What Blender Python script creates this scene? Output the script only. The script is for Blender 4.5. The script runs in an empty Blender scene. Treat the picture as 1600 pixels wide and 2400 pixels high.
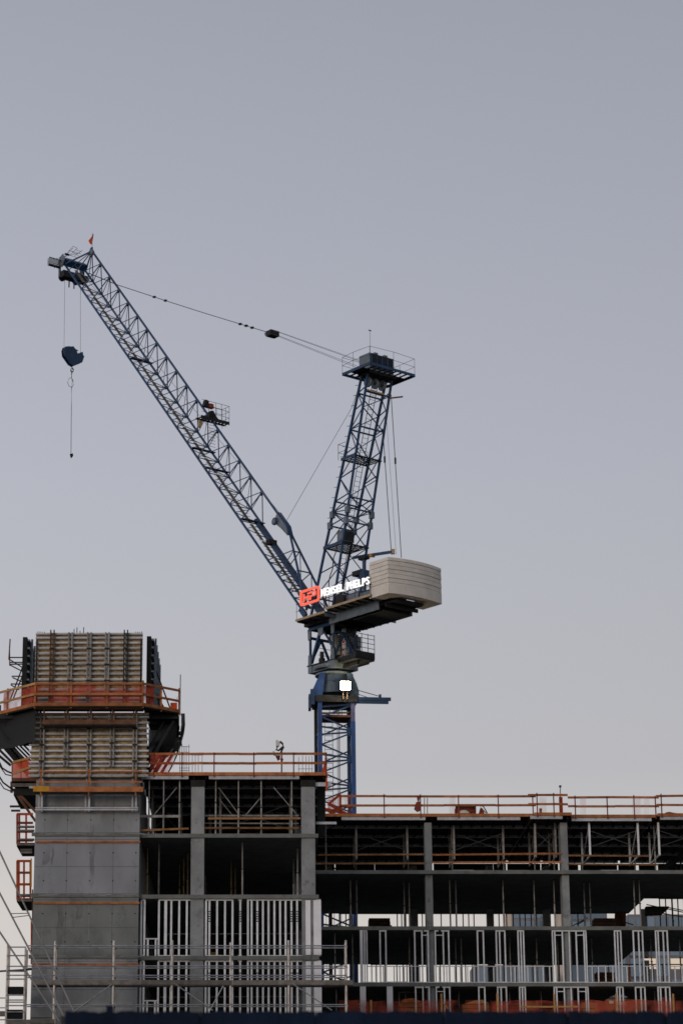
import bpy, math, random
from mathutils import Vector, Matrix
random.seed(7)
R = math.radians
scene = bpy.context.scene
col = scene.collection

# ------------------------------------------------------------------ camera
EYE = 1.7                                   # camera height above the street
FPX, CX, CY = 5900.0, 600.0, 1200.0         # focal length and principal point on a 1600 x 2400 frame
PITCH = math.atan(1787 / FPX)
cp, sp = math.cos(PITCH), math.sin(PITCH)
cd = bpy.data.cameras.new('camera')
cam = bpy.data.objects.new('camera', cd)
col.objects.link(cam)
cam.location = (0, 0, EYE)
cam.rotation_euler = (math.pi / 2 + PITCH, 0, 0)
cd.sensor_fit = 'VERTICAL'
cd.sensor_height = 36.0
cd.sensor_width = 24.0
cd.lens = FPX / 2400 * 36.0
cd.shift_x = (800 - CX) / 2400
cd.clip_start, cd.clip_end = 0.5, 6000
cd.dof.use_dof = True
cd.dof.focus_distance = 135
cd.dof.aperture_fstop = 4.0
scene.camera = cam

# ------------------------------------------------------------------ sky and light (dusk, sun just gone down behind the left shoulder)
SUN_DIR = Vector((-0.56, -0.80, 0.20)).normalized()     # towards the glow
world = bpy.data.worlds.new('World')
scene.world = world
world.use_nodes = True
nt = world.node_tree
for n in list(nt.nodes): nt.nodes.remove(n)
out = nt.nodes.new('ShaderNodeOutputWorld')
bg = nt.nodes.new('ShaderNodeBackground')
tc = nt.nodes.new('ShaderNodeTexCoord')
sx = nt.nodes.new('ShaderNodeSeparateXYZ')
rp = nt.nodes.new('ShaderNodeValToRGB')
nt.links.new(tc.outputs['Generated'], sx.inputs[0])
nt.links.new(sx.outputs['Z'], rp.inputs['Fac'])
stops = [(0.0, (0.66, 0.61, 0.58)), (0.139, (0.60, 0.565, 0.543)), (0.19, (0.482, 0.478, 0.508)), (0.25, (0.460, 0.464, 0.508)),
         (0.30, (0.435, 0.447, 0.505)), (0.385, (0.386, 0.400, 0.465)), (0.474, (0.333, 0.348, 0.415)), (1.0, (0.17, 0.19, 0.26))]
e = rp.color_ramp.elements
while len(e) < len(stops): e.new(0.5)
for el, (p, c) in zip(e, stops):
    el.position = p; el.color = (*c, 1)
sky = nt.nodes.new('ShaderNodeTexSky')
sky.sky_type = 'NISHITA'
sky.sun_disc = False
sky.sun_elevation = R(2.0)
sky.sun_rotation = math.atan2(SUN_DIR.x, SUN_DIR.y)
sky.air_density, sky.dust_density = 1.0, 1.0
mx = nt.nodes.new('ShaderNodeMix'); mx.data_type = 'RGBA'; mx.blend_type = 'ADD'
mx.inputs['Factor'].default_value = 0.012
az = nt.nodes.new('ShaderNodeMath'); az.operation = 'MULTIPLY_ADD'        # the sunset side (left) is a little brighter
nt.links.new(sx.outputs['X'], az.inputs[0]); az.inputs[1].default_value = -0.28; az.inputs[2].default_value = 1.005
am = nt.nodes.new('ShaderNodeVectorMath'); am.operation = 'SCALE'
nt.links.new(rp.outputs['Color'], am.inputs[0]); nt.links.new(az.outputs[0], am.inputs['Scale'])
nt.links.new(am.outputs[0], mx.inputs['A'])
nt.links.new(sky.outputs['Color'], mx.inputs['B'])
nt.links.new(mx.outputs['Result'], bg.inputs['Color'])
bg.inputs['Strength'].default_value = 1.0
nt.links.new(bg.outputs[0], out.inputs[0])
ld = bpy.data.lights.new('sun', 'SUN')
ld.energy = 0.75
ld.angle = R(20)
ld.color = (1.0, 0.84, 0.72)
lo = bpy.data.objects.new('sun', ld)
col.objects.link(lo)
lo.rotation_euler = SUN_DIR.to_track_quat('Z', 'Y').to_euler()
lo.location = (-60, -60, 60)

vs = scene.view_settings
vs.view_transform = 'Standard'; vs.look = 'None'; vs.exposure = 0.0; vs.gamma = 1.0
scene.render.engine = 'CYCLES'
scene.cycles.max_bounces = 5
scene.cycles.diffuse_bounces = 2
scene.cycles.transparent_max_bounces = 16
scene.cycles.filter_width = 1.6

# ------------------------------------------------------------------ measuring helpers
def ray(px, py):
    u, v = (px - CX) / FPX, (CY - py) / FPX
    return Vector((u, cp - v * sp, sp + v * cp))
def at(px, py, Y):                       # the point of the place at depth Y seen there
    d = ray(px, py)
    return d * (Y / d.y) + Vector((0, 0, EYE))
def atz(px, py, z):                      # ... at world height z
    d = ray(px, py)
    return d * ((z - EYE) / d.z) + Vector((0, 0, EYE))
def xz(px, py, Y):
    p = at(px, py, Y); return p.x, p.z
zA = lambda x, y: (x / 3.4087, 1450 + y / 3.4087)
zB = lambda x, y: (x / 3.4087, 1750 + y / 3.4087)
zC = lambda x, y: (320 + x / 3.2667, 1700 + y / 3.2667)
zD = lambda x, y: (320 + x / 2.9037, 2060 + y / 2.9037)
zE = lambda x, y: (740 + x / 3.4087, 1800 + y / 3.4087)
zF = lambda x, y: (1160 + x / 3.5636, 1800 + y / 3.5636)
zH = lambda x, y: (x / 4.5231, 1880 + y / 4.5231)

# crane frame: s towards the counterweight, t across, z above eye level
HEAD = R(51.74)
AX = at(783, 1600, 154.0)
cO = Vector((AX.x, 154.0, EYE))
cdv = Vector((math.cos(HEAD), -math.sin(HEAD), 0))
cbv = Vector((math.sin(HEAD), math.cos(HEAD), 0))
UP = Vector((0, 0, 1))
def C(s, t, z): return cO + cdv * s + cbv * t + UP * z
def cpt(px, py, t):                      # (s, z) of a pixel on the crane plane t
    d = ray(px, py); P0 = cO + cbv * t - Vector((0, 0, EYE))
    P = d * (P0.dot(cbv) / d.dot(cbv)); r = P - P0
    return r.dot(cdv), P.z
def cps(px, py, s):                      # (t, z) of a pixel on the crane plane s
    d = ray(px, py); P0 = cO + cdv * s - Vector((0, 0, EYE))
    P = d * (P0.dot(cdv) / d.dot(cdv)); r = P - P0
    return r.dot(cbv), P.z

# ------------------------------------------------------------------ materials
MATS = {}
def mat(name, c, rough=0.6, metal=0.0, var=0.15, scale=1.5, bump=0.0, streak=0.0, rnd=0.0, dark=None, dmg=0.0, alpha=1.0):
    m = bpy.data.materials.new(name); m.use_nodes = True
    t = m.node_tree; N = t.nodes; Lk = t.links
    b = N['Principled BSDF']
    b.inputs['Roughness'].default_value = rough
    b.inputs['Metallic'].default_value = metal
    if rough > 0.55: b.inputs['Specular IOR Level'].default_value = 0.18
    geo = N.new('ShaderNodeNewGeometry')
    n1 = N.new('ShaderNodeTexNoise'); n1.inputs['Scale'].default_value = scale; n1.inputs['Detail'].default_value = 6
    mp = N.new('ShaderNodeMapping'); mp.inputs['Scale'].default_value = (1, 1, 1 if not streak else 1 - streak)
    Lk.new(geo.outputs['Position'], mp.inputs['Vector']); Lk.new(mp.outputs[0], n1.inputs['Vector'])
    r1 = N.new('ShaderNodeValToRGB')
    r1.color_ramp.elements[0].position = 0.3; r1.color_ramp.elements[1].position = 0.7
    lo_ = tuple(max(0, x * (1 - var)) for x in c); hi_ = tuple(min(1, x * (1 + var)) for x in c)
    r1.color_ramp.elements[0].color = (*lo_, 1); r1.color_ramp.elements[1].color = (*hi_, 1)
    Lk.new(n1.outputs['Fac'], r1.inputs['Fac'])
    last = r1.outputs['Color']
    if dark:
        n2 = N.new('ShaderNodeTexNoise'); n2.inputs['Scale'].default_value = scale * 2.7; n2.inputs['Detail'].default_value = 8
        n2.inputs['Roughness'].default_value = 0.7
        Lk.new(mp.outputs[0], n2.inputs['Vector'])
        r2 = N.new('ShaderNodeValToRGB'); r2.color_ramp.elements[0].position = 0.56 - dmg * 0.2; r2.color_ramp.elements[1].position = 0.70
        Lk.new(n2.outputs['Fac'], r2.inputs['Fac'])
        mm = N.new('ShaderNodeMix'); mm.data_type = 'RGBA'
        Lk.new(r2.outputs['Color'], mm.inputs['Factor']); Lk.new(last, mm.inputs['A']); mm.inputs['B'].default_value = (*dark, 1)
        last = mm.outputs['Result']
    if rnd:
        oi = N.new('ShaderNodeObjectInfo'); mr = N.new('ShaderNodeMapRange')
        mr.inputs['To Min'].default_value = 1 - rnd; mr.inputs['To Max'].default_value = 1 + rnd
        Lk.new(oi.outputs['Random'], mr.inputs['Value'])
        hs = N.new('ShaderNodeHueSaturation'); Lk.new(last, hs.inputs['Color']); Lk.new(mr.outputs[0], hs.inputs['Value'])
        last = hs.outputs['Color']
    Lk.new(last, b.inputs['Base Color'])
    if bump:
        n3 = N.new('ShaderNodeTexNoise'); n3.inputs['Scale'].default_value = scale * 9; n3.inputs['Detail'].default_value = 5
        Lk.new(geo.outputs['Position'], n3.inputs['Vector'])
        bp = N.new('ShaderNodeBump'); bp.inputs['Strength'].default_value = bump; bp.inputs['Distance'].default_value = 0.03
        Lk.new(n3.outputs['Fac'], bp.inputs['Height']); Lk.new(bp.outputs[0], b.inputs['Normal'])
    if alpha < 1:
        b.inputs['Alpha'].default_value = alpha
    MATS[name] = m
    return m
def emis(name, c, strength, base=(0.05, 0.05, 0.05)):
    m = bpy.data.materials.new(name); m.use_nodes = True
    b = m.node_tree.nodes['Principled BSDF']
    b.inputs['Base Color'].default_value = (*base, 1)
    b.inputs['Emission Color'].default_value = (*c, 1); b.inputs['Emission Strength'].default_value = strength
    MATS[name] = m
    return m
def netmat(name, c, cell, wire, extra=0.0):        # a mesh sheet: threads of width `wire` (share of a cell), the rest open
    m = bpy.data.materials.new(name); m.use_nodes = True
    t = m.node_tree; N = t.nodes; Lk = t.links
    b = N['Principled BSDF']; b.inputs['Base Color'].default_value = (*c, 1); b.inputs['Roughness'].default_value = 0.7
    geo = N.new('ShaderNodeNewGeometry')
    n1 = N.new('ShaderNodeTexNoise'); n1.inputs['Scale'].default_value = 1.1; n1.inputs['Detail'].default_value = 4
    Lk.new(geo.outputs['Position'], n1.inputs['Vector'])
    mr = N.new('ShaderNodeMapRange'); mr.inputs['From Min'].default_value = 0.35; mr.inputs['From Max'].default_value = 0.65
    mr.inputs['To Min'].default_value = max(0, wire - 0.15 - extra); mr.inputs['To Max'].default_value = min(1, wire + 0.15 + extra)
    Lk.new(n1.outputs['Fac'], mr.inputs['Value']); Lk.new(mr.outputs[0], b.inputs['Alpha'])
    MATS[name] = m
    return m

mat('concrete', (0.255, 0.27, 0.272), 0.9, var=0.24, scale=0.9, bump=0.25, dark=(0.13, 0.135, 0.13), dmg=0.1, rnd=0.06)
mat('concrete_wall', (0.235, 0.250, 0.258), 0.9, var=0.22, scale=0.6, bump=0.35, streak=0.45, dark=(0.16, 0.17, 0.168), dmg=0.15, rnd=0.2)
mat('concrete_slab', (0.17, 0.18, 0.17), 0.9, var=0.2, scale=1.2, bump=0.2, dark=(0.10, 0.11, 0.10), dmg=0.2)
mat('concrete_cool', (0.265, 0.28, 0.30), 0.9, var=0.15, scale=0.6, bump=0.3, streak=0.45, dark=(0.22, 0.23, 0.24), dmg=0.05)
mat('concrete_green', (0.185, 0.20, 0.192), 0.9, var=0.2, scale=0.7, bump=0.35, streak=0.3, dark=(0.13, 0.14, 0.132), dmg=0.1)
mat('joint_dark', (0.10, 0.105, 0.105), 0.9, var=0.2)
mat('drum_grey', (0.05, 0.085, 0.125), 0.55, 0.1, var=0.25, scale=2.5, dark=(0.03, 0.035, 0.04))
netmat('stain', (0.07, 0.075, 0.072), 0.05, 0.05, 0.05)
mat('ballast', (0.68, 0.645, 0.585), 0.92, var=0.10, scale=1.5, bump=0.25, dark=(0.60, 0.55, 0.48), rnd=0.03)
mat('crane_blue', (0.004, 0.037, 0.108), 0.5, 0.0, var=0.35, scale=2.0, dark=(0.012, 0.02, 0.034), rnd=0.2)
mat('mast_blue', (0.016, 0.066, 0.235), 0.45, 0.1, var=0.3, scale=1.2, dark=(0.035, 0.045, 0.06), dmg=0.3)
mat('mast_pale', (0.10, 0.105, 0.22), 0.5, 0.1, var=0.3, scale=1.2, dark=(0.03, 0.05, 0.14), dmg=0.4)
mat('crane_grey', (0.13, 0.165, 0.195), 0.5, 0.3, var=0.2, scale=2.5, dark=(0.09, 0.095, 0.10), rnd=0.1)
mat('steel_dark', (0.028, 0.03, 0.032), 0.6, 0.3, var=0.3, scale=2.0, rnd=0.2)
mat('rope', (0.05, 0.05, 0.052), 0.6, 0.4, var=0.2)
mat('rope_pale', (0.28, 0.28, 0.28), 0.6, 0.4, var=0.2)
mat('aluminium', (0.48, 0.49, 0.52), 0.5, 0.3, var=0.18, scale=3.0, dark=(0.25, 0.24, 0.23), rnd=0.18)
mat('galvanised', (0.70, 0.725, 0.74), 0.5, 0.05, var=0.12, scale=3.0, rnd=0.10)
mat('board_white', (0.80, 0.81, 0.83), 0.6, var=0.06, scale=2.0, rnd=0.05)
mat('scaffold_pale', (0.60, 0.56, 0.51), 0.7, 0.2, var=0.3, scale=4.0, dark=(0.16, 0.13, 0.10), rnd=0.12)
mat('scaffold_steel', (0.30, 0.32, 0.35), 0.5, 0.5, var=0.3, scale=4.0, rnd=0.15)
mat('plank_grey', (0.16, 0.15, 0.135), 0.85, var=0.3, scale=3.0, dark=(0.11, 0.07, 0.05), rnd=0.25)
mat('plywood', (0.40, 0.30, 0.15), 0.8, var=0.3, scale=2.0, dark=(0.12, 0.08, 0.045), dmg=0.5, rnd=0.1)
mat('timber', (0.36, 0.135, 0.05), 0.8, var=0.3, scale=3.0, dark=(0.15, 0.065, 0.03), rnd=0.25)
mat('timber_pale', (0.46, 0.26, 0.10), 0.8, var=0.25, scale=3.0, dark=(0.3, 0.15, 0.06), rnd=0.15)
mat('timber_dull', (0.24, 0.125, 0.055), 0.85, var=0.3, scale=3.0, dark=(0.12, 0.06, 0.03), rnd=0.3)
mat('timber_dark', (0.11, 0.055, 0.032), 0.85, var=0.35, scale=3.0, rnd=0.3)
mat('rust_post', (0.20, 0.05, 0.03), 0.8, 0.1, var=0.3, scale=3.0, rnd=0.2)
mat('orange_paint', (0.36, 0.06, 0.02), 0.7, var=0.3, scale=3.0, rnd=0.2)
mat('orange_solid', (0.62, 0.09, 0.03), 0.8, var=0.2, scale=3.0)
mat('yellow_paint', (0.50, 0.25, 0.03), 0.7, var=0.25, scale=3.0, rnd=0.2)
mat('shore_steel', (0.29, 0.285, 0.27), 0.6, 0.4, var=0.35, scale=4.0, dark=(0.16, 0.13, 0.09), rnd=0.25)
mat('shore_warm', (0.40, 0.29, 0.15), 0.7, 0.1, var=0.3, scale=4.0, dark=(0.18, 0.10, 0.05), rnd=0.25)
mat('form_dark', (0.022, 0.024, 0.022), 0.8, var=0.35, scale=2.0, rnd=0.3)
mat('black_net', (0.012, 0.013, 0.013), 0.9, var=0.3, scale=2.0)
mat('hole', (0.02, 0.02, 0.02), 0.9, var=0.1)  # near-black colour carries the shade inside recesses and punched openings
mat('deck_tan', (0.36, 0.275, 0.185), 0.7, var=0.25, scale=3.0, dark=(0.12, 0.10, 0.08), rnd=0.15)
mat('walkway', (0.15, 0.135, 0.11), 0.7, 0.2, var=0.25, scale=3.0, rnd=0.2)
mat('cab_grey', (0.33, 0.34, 0.35), 0.5, 0.2, var=0.15, scale=2.0)
mat('cream', (0.62, 0.60, 0.44), 0.6, var=0.08, scale=2.0)
mat('white_paint', (0.72, 0.70, 0.67), 0.6, var=0.08, scale=2.0)
mat('red_paint', (0.42, 0.03, 0.02), 0.6, var=0.2, scale=3.0)
mat('flag_orange', (0.75, 0.13, 0.03), 0.8, var=0.15, scale=6.0)
mat('fence_fabric', (0.0045, 0.011, 0.026), 0.85, var=0.45, scale=2.2, bump=0.5)
mat('asphalt', (0.05, 0.05, 0.052), 0.9, var=0.25, scale=0.4)
mat('facade_cream', (0.62, 0.545, 0.44), 0.8, var=0.08, scale=0.4)
mat('facade_grey', (0.22, 0.22, 0.225), 0.7, var=0.1, scale=0.3)
mat('glass_blue', (0.16, 0.21, 0.27), 0.12, 0.55, var=0.12, scale=0.1, rnd=0.25)
mat('brown_wrap', (0.075, 0.045, 0.03), 0.8, var=0.35, scale=2.5, rnd=0.2)
mat('brick_red', (0.19, 0.05, 0.032), 0.8, var=0.35, scale=3.0, rnd=0.2)
mat('lamp_white', (0.6, 0.6, 0.55), 0.5, var=0.1)
netmat('orange_net', (0.46, 0.055, 0.018), 0.05, 0.45, 0.28)
netmat('orange_net_thin', (0.42, 0.06, 0.025), 0.05, 0.30, 0.28)
netmat('pink_net', (0.62, 0.30, 0.27), 0.05, 0.13)
netmat('dark_net', (0.006, 0.007, 0.007), 0.05, 1.1)
netmat('orange_net_dense', (0.58, 0.07, 0.018), 0.05, 0.85)
netmat('cage_mesh', (0.16, 0.17, 0.20), 0.05, 0.60)
emis('sign_red', (1.0, 0.14, 0.075), 0.95, (0.3, 0.03, 0.02))
emis('sign_white', (1.0, 0.97, 0.95), 0.95, (0.6, 0.6, 0.6))
emis('lamp_glow', (1.0, 0.83, 0.55), 40.0)
emis('window_lit', (1.0, 0.82, 0.62), 0.6)

# ------------------------------------------------------------------ object helpers
WM = {}
def place(o, parent, mw):
    col.objects.link(o)
    if parent is not None:
        o.parent = parent
        o.matrix_parent_inverse = WM[parent.name].inverted()
    o.matrix_basis = mw
    WM[o.name] = mw
    return o
def tag(o, label=None, cat=None, group=None, kind=None):
    if label: o['label'] = label
    if cat: o['category'] = cat
    if group: o['group'] = group
    if kind: o['kind'] = kind
    return o
def thing(name, label, cat, loc, group=None):
    o = bpy.data.objects.new(name, None); o.empty_display_size = 0.2
    place(o, None, Matrix.Translation(loc))
    return tag(o, label, cat, group)
UNIT = {}
def unit(kind, m):
    k = (kind, m)
    if k in UNIT: return UNIT[k]
    me = bpy.data.meshes.new(kind + '_' + m)
    if kind == 'box':
        v = [(x, y, z) for x in (-.5, .5) for y in (-.5, .5) for z in (-.5, .5)]
        f = [(0, 1, 3, 2), (4, 6, 7, 5), (0, 4, 5, 1), (2, 3, 7, 6), (0, 2, 6, 4), (1, 5, 7, 3)]
    else:
        n = int(kind[3:]); v = []; f = []
        for k_ in range(n):
            a = 2 * math.pi * k_ / n
            v += [(math.cos(a), math.sin(a), -.5), (math.cos(a), math.sin(a), .5)]
        for k_ in range(n):
            j = (k_ + 1) % n
            f.append((2 * k_, 2 * j, 2 * j + 1, 2 * k_ + 1))
        f.append(tuple(2 * k_ for k_ in range(n))[::-1]); f.append(tuple(2 * k_ + 1 for k_ in range(n)))
    me.from_pydata(v, [], f); me.materials.append(MATS[m])
    if kind != 'box':
        for p_ in me.polygons[:-2]: p_.use_smooth = True
    UNIT[k] = me
    return me
def frame(p, q, up=UP):
    d = (q - p); L = d.length; x = d / L
    y = up.cross(x)
    if y.length < 1e-4: y = Vector((0, 1, 0)).cross(x)
    if y.length < 1e-4: y = Vector((1, 0, 0)).cross(x)
    y.normalize(); z = x.cross(y)
    return x, y, z, L
def M4(x, y, z, o):
    return Matrix(((x.x, y.x, z.x, o.x), (x.y, y.y, z.y, o.y), (x.z, y.z, z.z, o.z), (0, 0, 0, 1)))
def bar(name, p, q, w, h, m, parent=None, up=UP):       # w across, h along `up`
    p, q = Vector(p), Vector(q)
    x, y, z, L = frame(p, q, up)
    o = bpy.data.objects.new(name, unit('box', m))
    return place(o, parent, M4(x * L, y * w, z * h, (p + q) / 2))
def rod(name, p, q, r, m, parent=None, n=8):
    p, q = Vector(p), Vector(q)
    x, y, z, L = frame(p, q)
    o = bpy.data.objects.new(name, unit('cyl%d' % n, m))
    return place(o, parent, M4(y * r, z * r, x * L, (p + q) / 2))
def blk(name, lo_, hi_, m, parent=None):
    lo_, hi_ = Vector(lo_), Vector(hi_)
    o = bpy.data.objects.new(name, unit('box', m)); s = hi_ - lo_
    return place(o, parent, M4(Vector((s.x, 0, 0)), Vector((0, s.y, 0)), Vector((0, 0, s.z)), (lo_ + hi_) / 2))
def cblk(name, s0, s1, t0, t1, z0, z1, m, parent):       # box in the crane frame
    o = bpy.data.objects.new(name, unit('box', m))
    return place(o, parent, M4(cdv * (s1 - s0), cbv * (t1 - t0), UP * (z1 - z0), C((s0 + s1) / 2, (t0 + t1) / 2, (z0 + z1) / 2)))
def mesh(name, v, f, m, parent=None, smooth=False):
    c0 = sum((Vector(p) for p in v), Vector()) / len(v)
    me = bpy.data.meshes.new(name); me.from_pydata([tuple(Vector(p) - c0) for p in v], [], f); me.materials.append(MATS[m])
    if smooth:
        for p_ in me.polygons: p_.use_smooth = True
    me.update()
    return place(bpy.data.objects.new(name, me), parent, Matrix.Translation(c0))
def prism(name, loop, ext, m, parent=None):
    n = len(loop); v = [Vector(p) for p in loop] + [Vector(p) + Vector(ext) for p in loop]
    f = [tuple(range(n))[::-1], tuple(range(n, 2 * n))] + [(i, (i + 1) % n, n + (i + 1) % n, n + i) for i in range(n)]
    return mesh(name, v, f, m, parent)
def tube(name, pts, r, m, parent=None, n=6):
    pts = [Vector(p) for p in pts]; v = []; f = []
    for i, p in enumerate(pts):
        a = pts[max(0, i - 1)]; b = pts[min(len(pts) - 1, i + 1)]
        x, y, z, L = frame(a, b)
        for k in range(n):
            t = 2 * math.pi * k / n
            v.append(p + (y * math.cos(t) + z * math.sin(t)) * r)
    for i in range(len(pts) - 1):
        for k in range(n):
            j = (k + 1) % n
            f.append((i * n + k, i * n + j, (i + 1) * n + j, (i + 1) * n + k))
    f.append(tuple(range(n))[::-1]); f.append(tuple(range((len(pts) - 1) * n, len(pts) * n)))
    return mesh(name, v, f, m, parent, True)
def sheet(name, fn, nu, nv, m, parent=None, thick=0.0):  # fn(u, v) -> point
    v = [fn(i / nu, j / nv) for j in range(nv + 1) for i in range(nu + 1)]
    f = [(j * (nu + 1) + i, j * (nu + 1) + i + 1, (j + 1) * (nu + 1) + i + 1, (j + 1) * (nu + 1) + i) for j in range(nv) for i in range(nu)]
    o = mesh(name, v, f, m, parent, True)
    if thick:
        md = o.modifiers.new('thickness', 'SOLIDIFY'); md.thickness = thick
    return o
def wav(x, a=1.0): return a * (math.sin(x * 2.1) + 0.6 * math.sin(x * 5.3 + 1.3) + 0.4 * math.sin(x * 11.7 + 0.4)) / 2
ORD = ['first', 'second', 'third', 'fourth', 'fifth', 'sixth', 'seventh', 'eighth', 'ninth', 'tenth', 'eleventh', 'twelfth',
       'thirteenth', 'fourteenth', 'fifteenth', 'sixteenth', 'seventeenth', 'eighteenth', 'nineteenth', 'twentieth']
GZ = 0.0
# ------------------------------------------------------------------ ground
g = mesh('ground', [(-3000, -400, GZ), (3000, -400, GZ), (3000, 5000, GZ), (-3000, 5000, GZ)], [(0, 1, 2, 3)], 'asphalt')
tag(g, kind='structure')

# ------------------------------------------------------------------ the unfinished building
YL, YR, YB = 120.0, 131.4, 146.6
ROOF, L3, L2, L1, L0 = [EYE + v for v in (23.15, 20.23, 17.31, 14.42, 11.52)]
LEVELS = [L3, L2, L1, L0, L0 - 2.9, L0 - 5.8, L0 - 8.7]
TH = 0.19
XC0, XC1 = at(82, 2000, YL).x, at(327, 2000, YL).x        # the core
XLR = at(746, 2000, YL).x                                  # right end of the near wing
XRR = 27.0
bld = thing('unfinished_building', 'grey concrete building under construction with open storeys and a solid core tower on the left', 'building', (6, 130, 0))

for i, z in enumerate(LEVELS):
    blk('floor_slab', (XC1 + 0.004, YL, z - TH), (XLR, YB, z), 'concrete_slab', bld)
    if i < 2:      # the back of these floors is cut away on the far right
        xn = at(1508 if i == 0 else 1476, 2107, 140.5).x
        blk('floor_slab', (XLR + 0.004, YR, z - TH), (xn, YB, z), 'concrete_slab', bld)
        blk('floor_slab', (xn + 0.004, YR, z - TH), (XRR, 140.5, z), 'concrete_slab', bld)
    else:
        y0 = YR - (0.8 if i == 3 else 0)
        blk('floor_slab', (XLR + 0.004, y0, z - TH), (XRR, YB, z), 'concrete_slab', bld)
# columns of the near wing, storey by storey
def storeys():
    tops = [ROOF - 0.62] + [z - TH for z in LEVELS]
    bots = LEVELS + [GZ]
    return list(zip(bots, tops))
for k, (z0, z1) in enumerate(storeys()):
    for pxl, pxr in ((447.5, 478.5), (706.5, 738.5)):
        a, b = at(pxl, 2000, YL + .1).x, at(pxr, 2000, YL + .1).x
        blk('column', (a, YL + 0.10, z0), (b, YL + 0.80, z1), 'concrete', bld)
        if k == 0:                        # cast top band under the deck form
            blk('column_head', (a - 0.03, YL + 0.07, z1 - 0.004), (b + 0.03, YL + 0.83, z1 + 0.32), 'form_dark', bld)
    for X in (-3.2, 2.0):
        blk('column', (X, 131.0, z0), (X + .6, 131.7, z1), 'concrete', bld)
    for px in (995, 1313, 1631):
        a, b = at(px, 1980, YR + .25).x, at(px + 16.5, 1980, YR + .25).x
        blk('column', (a, YR + 0.25, z0), (b, YR + 0.25 + 0.9, z1 + (0.25 if k == 0 else 0)), 'concrete', bld)
    for pxl, pxr in ((963, 978), (1140, 1155), (1272, 1288), (1500, 1513), (770, 778)):
        a, b = at(pxl, 2150, 145).x, at(pxr, 2150, 145).x
        if k == 0 and pxl > 1490: continue
        blk('column', (a, 144.6, z0), (b, 145.3, z1), 'concrete', bld)

# core tower: concrete lifts, slab bands, timber strips, tie holes
YCF, YCB = YL - 0.15, YL + 7.2
zt = at(200, 1700, YCF).z
lifts = [GZ, L0 - 8.7, L0 - 5.8, L0 - 2.9, L0, L1, L2, L3, zt]
tie_x = [350, 533, 718, 903, 1085]
for a, b in zip(lifts[:-1], lifts[1:]):
    w = blk('core_wall', (XC0, YCF, a + 0.012), (XC1, YCB, b - 0.012), 'concrete_cool' if abs(a - L2) < .1 else 'concrete_green' if abs(a - L1) < .1 or a < L0 - .2 else 'concrete_wall', bld)
    if a >= L0 - 0.1:
        for zx in tie_x:
            for fz in (0.22, 0.68):
                X = at(zB(zx, 1000)[0], 2050, YCF).x; Z = a + 2.9 * fz
                rod('tie_hole', (X, YCF - 0.004, Z), (X, YCF + 0.05, Z), 0.035, 'hole', w)  # dark disc set proud of the wall, recess shade is its colour
        for fz in (0.45, 0.9):            # board joints: thin recessed-looking fins of paste
            blk('form_joint', (XC0 + .01, YCF - 0.006, a + 2.9 * fz), (XC1 - .01, YCF + 0.02, a + 2.9 * fz + 0.016), 'joint_dark', w)
        for zx in tie_x:
            X = at(zB(zx, 1000)[0], 2050, YCF).x
            blk('form_joint', (X - .008, YCF - 0.004, a + .05), (X + .006, YCF + 0.02, a + 2.75), 'joint_dark' if zx in (533, 903) else 'concrete_wall', w)
        for q in range(3):                 # water stains running down from the pour line
            x0 = random.uniform(XC0 + .2, XC1 - .5); wd = random.uniform(.06, .4); ln = random.uniform(.5, 2.2); zt_ = a + 2.4
            v = [(x0 + (wd * f_ + wav(x0 * 3 + k_, .05)) * (1 if k_ < 6 else .5), YCF - .008 - .0007 * q, zt_ - ln * k_ / 6) for k_ in range(7) for f_ in (0, 1)]
            mesh('water_stain', v, [(2 * k_, 2 * k_ + 1, 2 * k_ + 3, 2 * k_ + 2) for k_ in range(6)], 'stain', w)
for z in (L3, L2, L1):
    blk('slab_edge', (at(74, 2000, YCF).x, YCF - 0.06, z - 0.15), (XC1 + 0.02, YCF + 0.01, z + 0.03), 'concrete_slab', bld)
    blk('timber_strip', (XC0 + .05, YCF - 0.07, z - 0.47), (XC1 + 0.05, YCF - 0.003, z - 0.38), 'timber', bld)
    # smears of slurry along the pour line
    for q in range(4):
        x0 = XC0 + 0.4 + q * 1.2 + random.uniform(-.3, .3); ln = random.uniform(.6, 1.3)
        v = [(x0 + ln * i / 8, YCF - 0.065 - (0.001 * q), z - 0.06 + wav(x0 + i * .3, .03) + (0.04 if j else 0)) for j in (0, 1) for i in range(9)]
        mesh('slurry_smear', v, [(i, i + 1, 10 + i, 9 + i) for i in range(8)], 'concrete', bld)

# shear wall from the back of the core through the near wing
for z0, z1 in storeys()[:]:
    blk('shear_wall', (XC1 - .3, YCB + .004, z0), (XC1, YB, z1), 'concrete_wall', bld)

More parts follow.
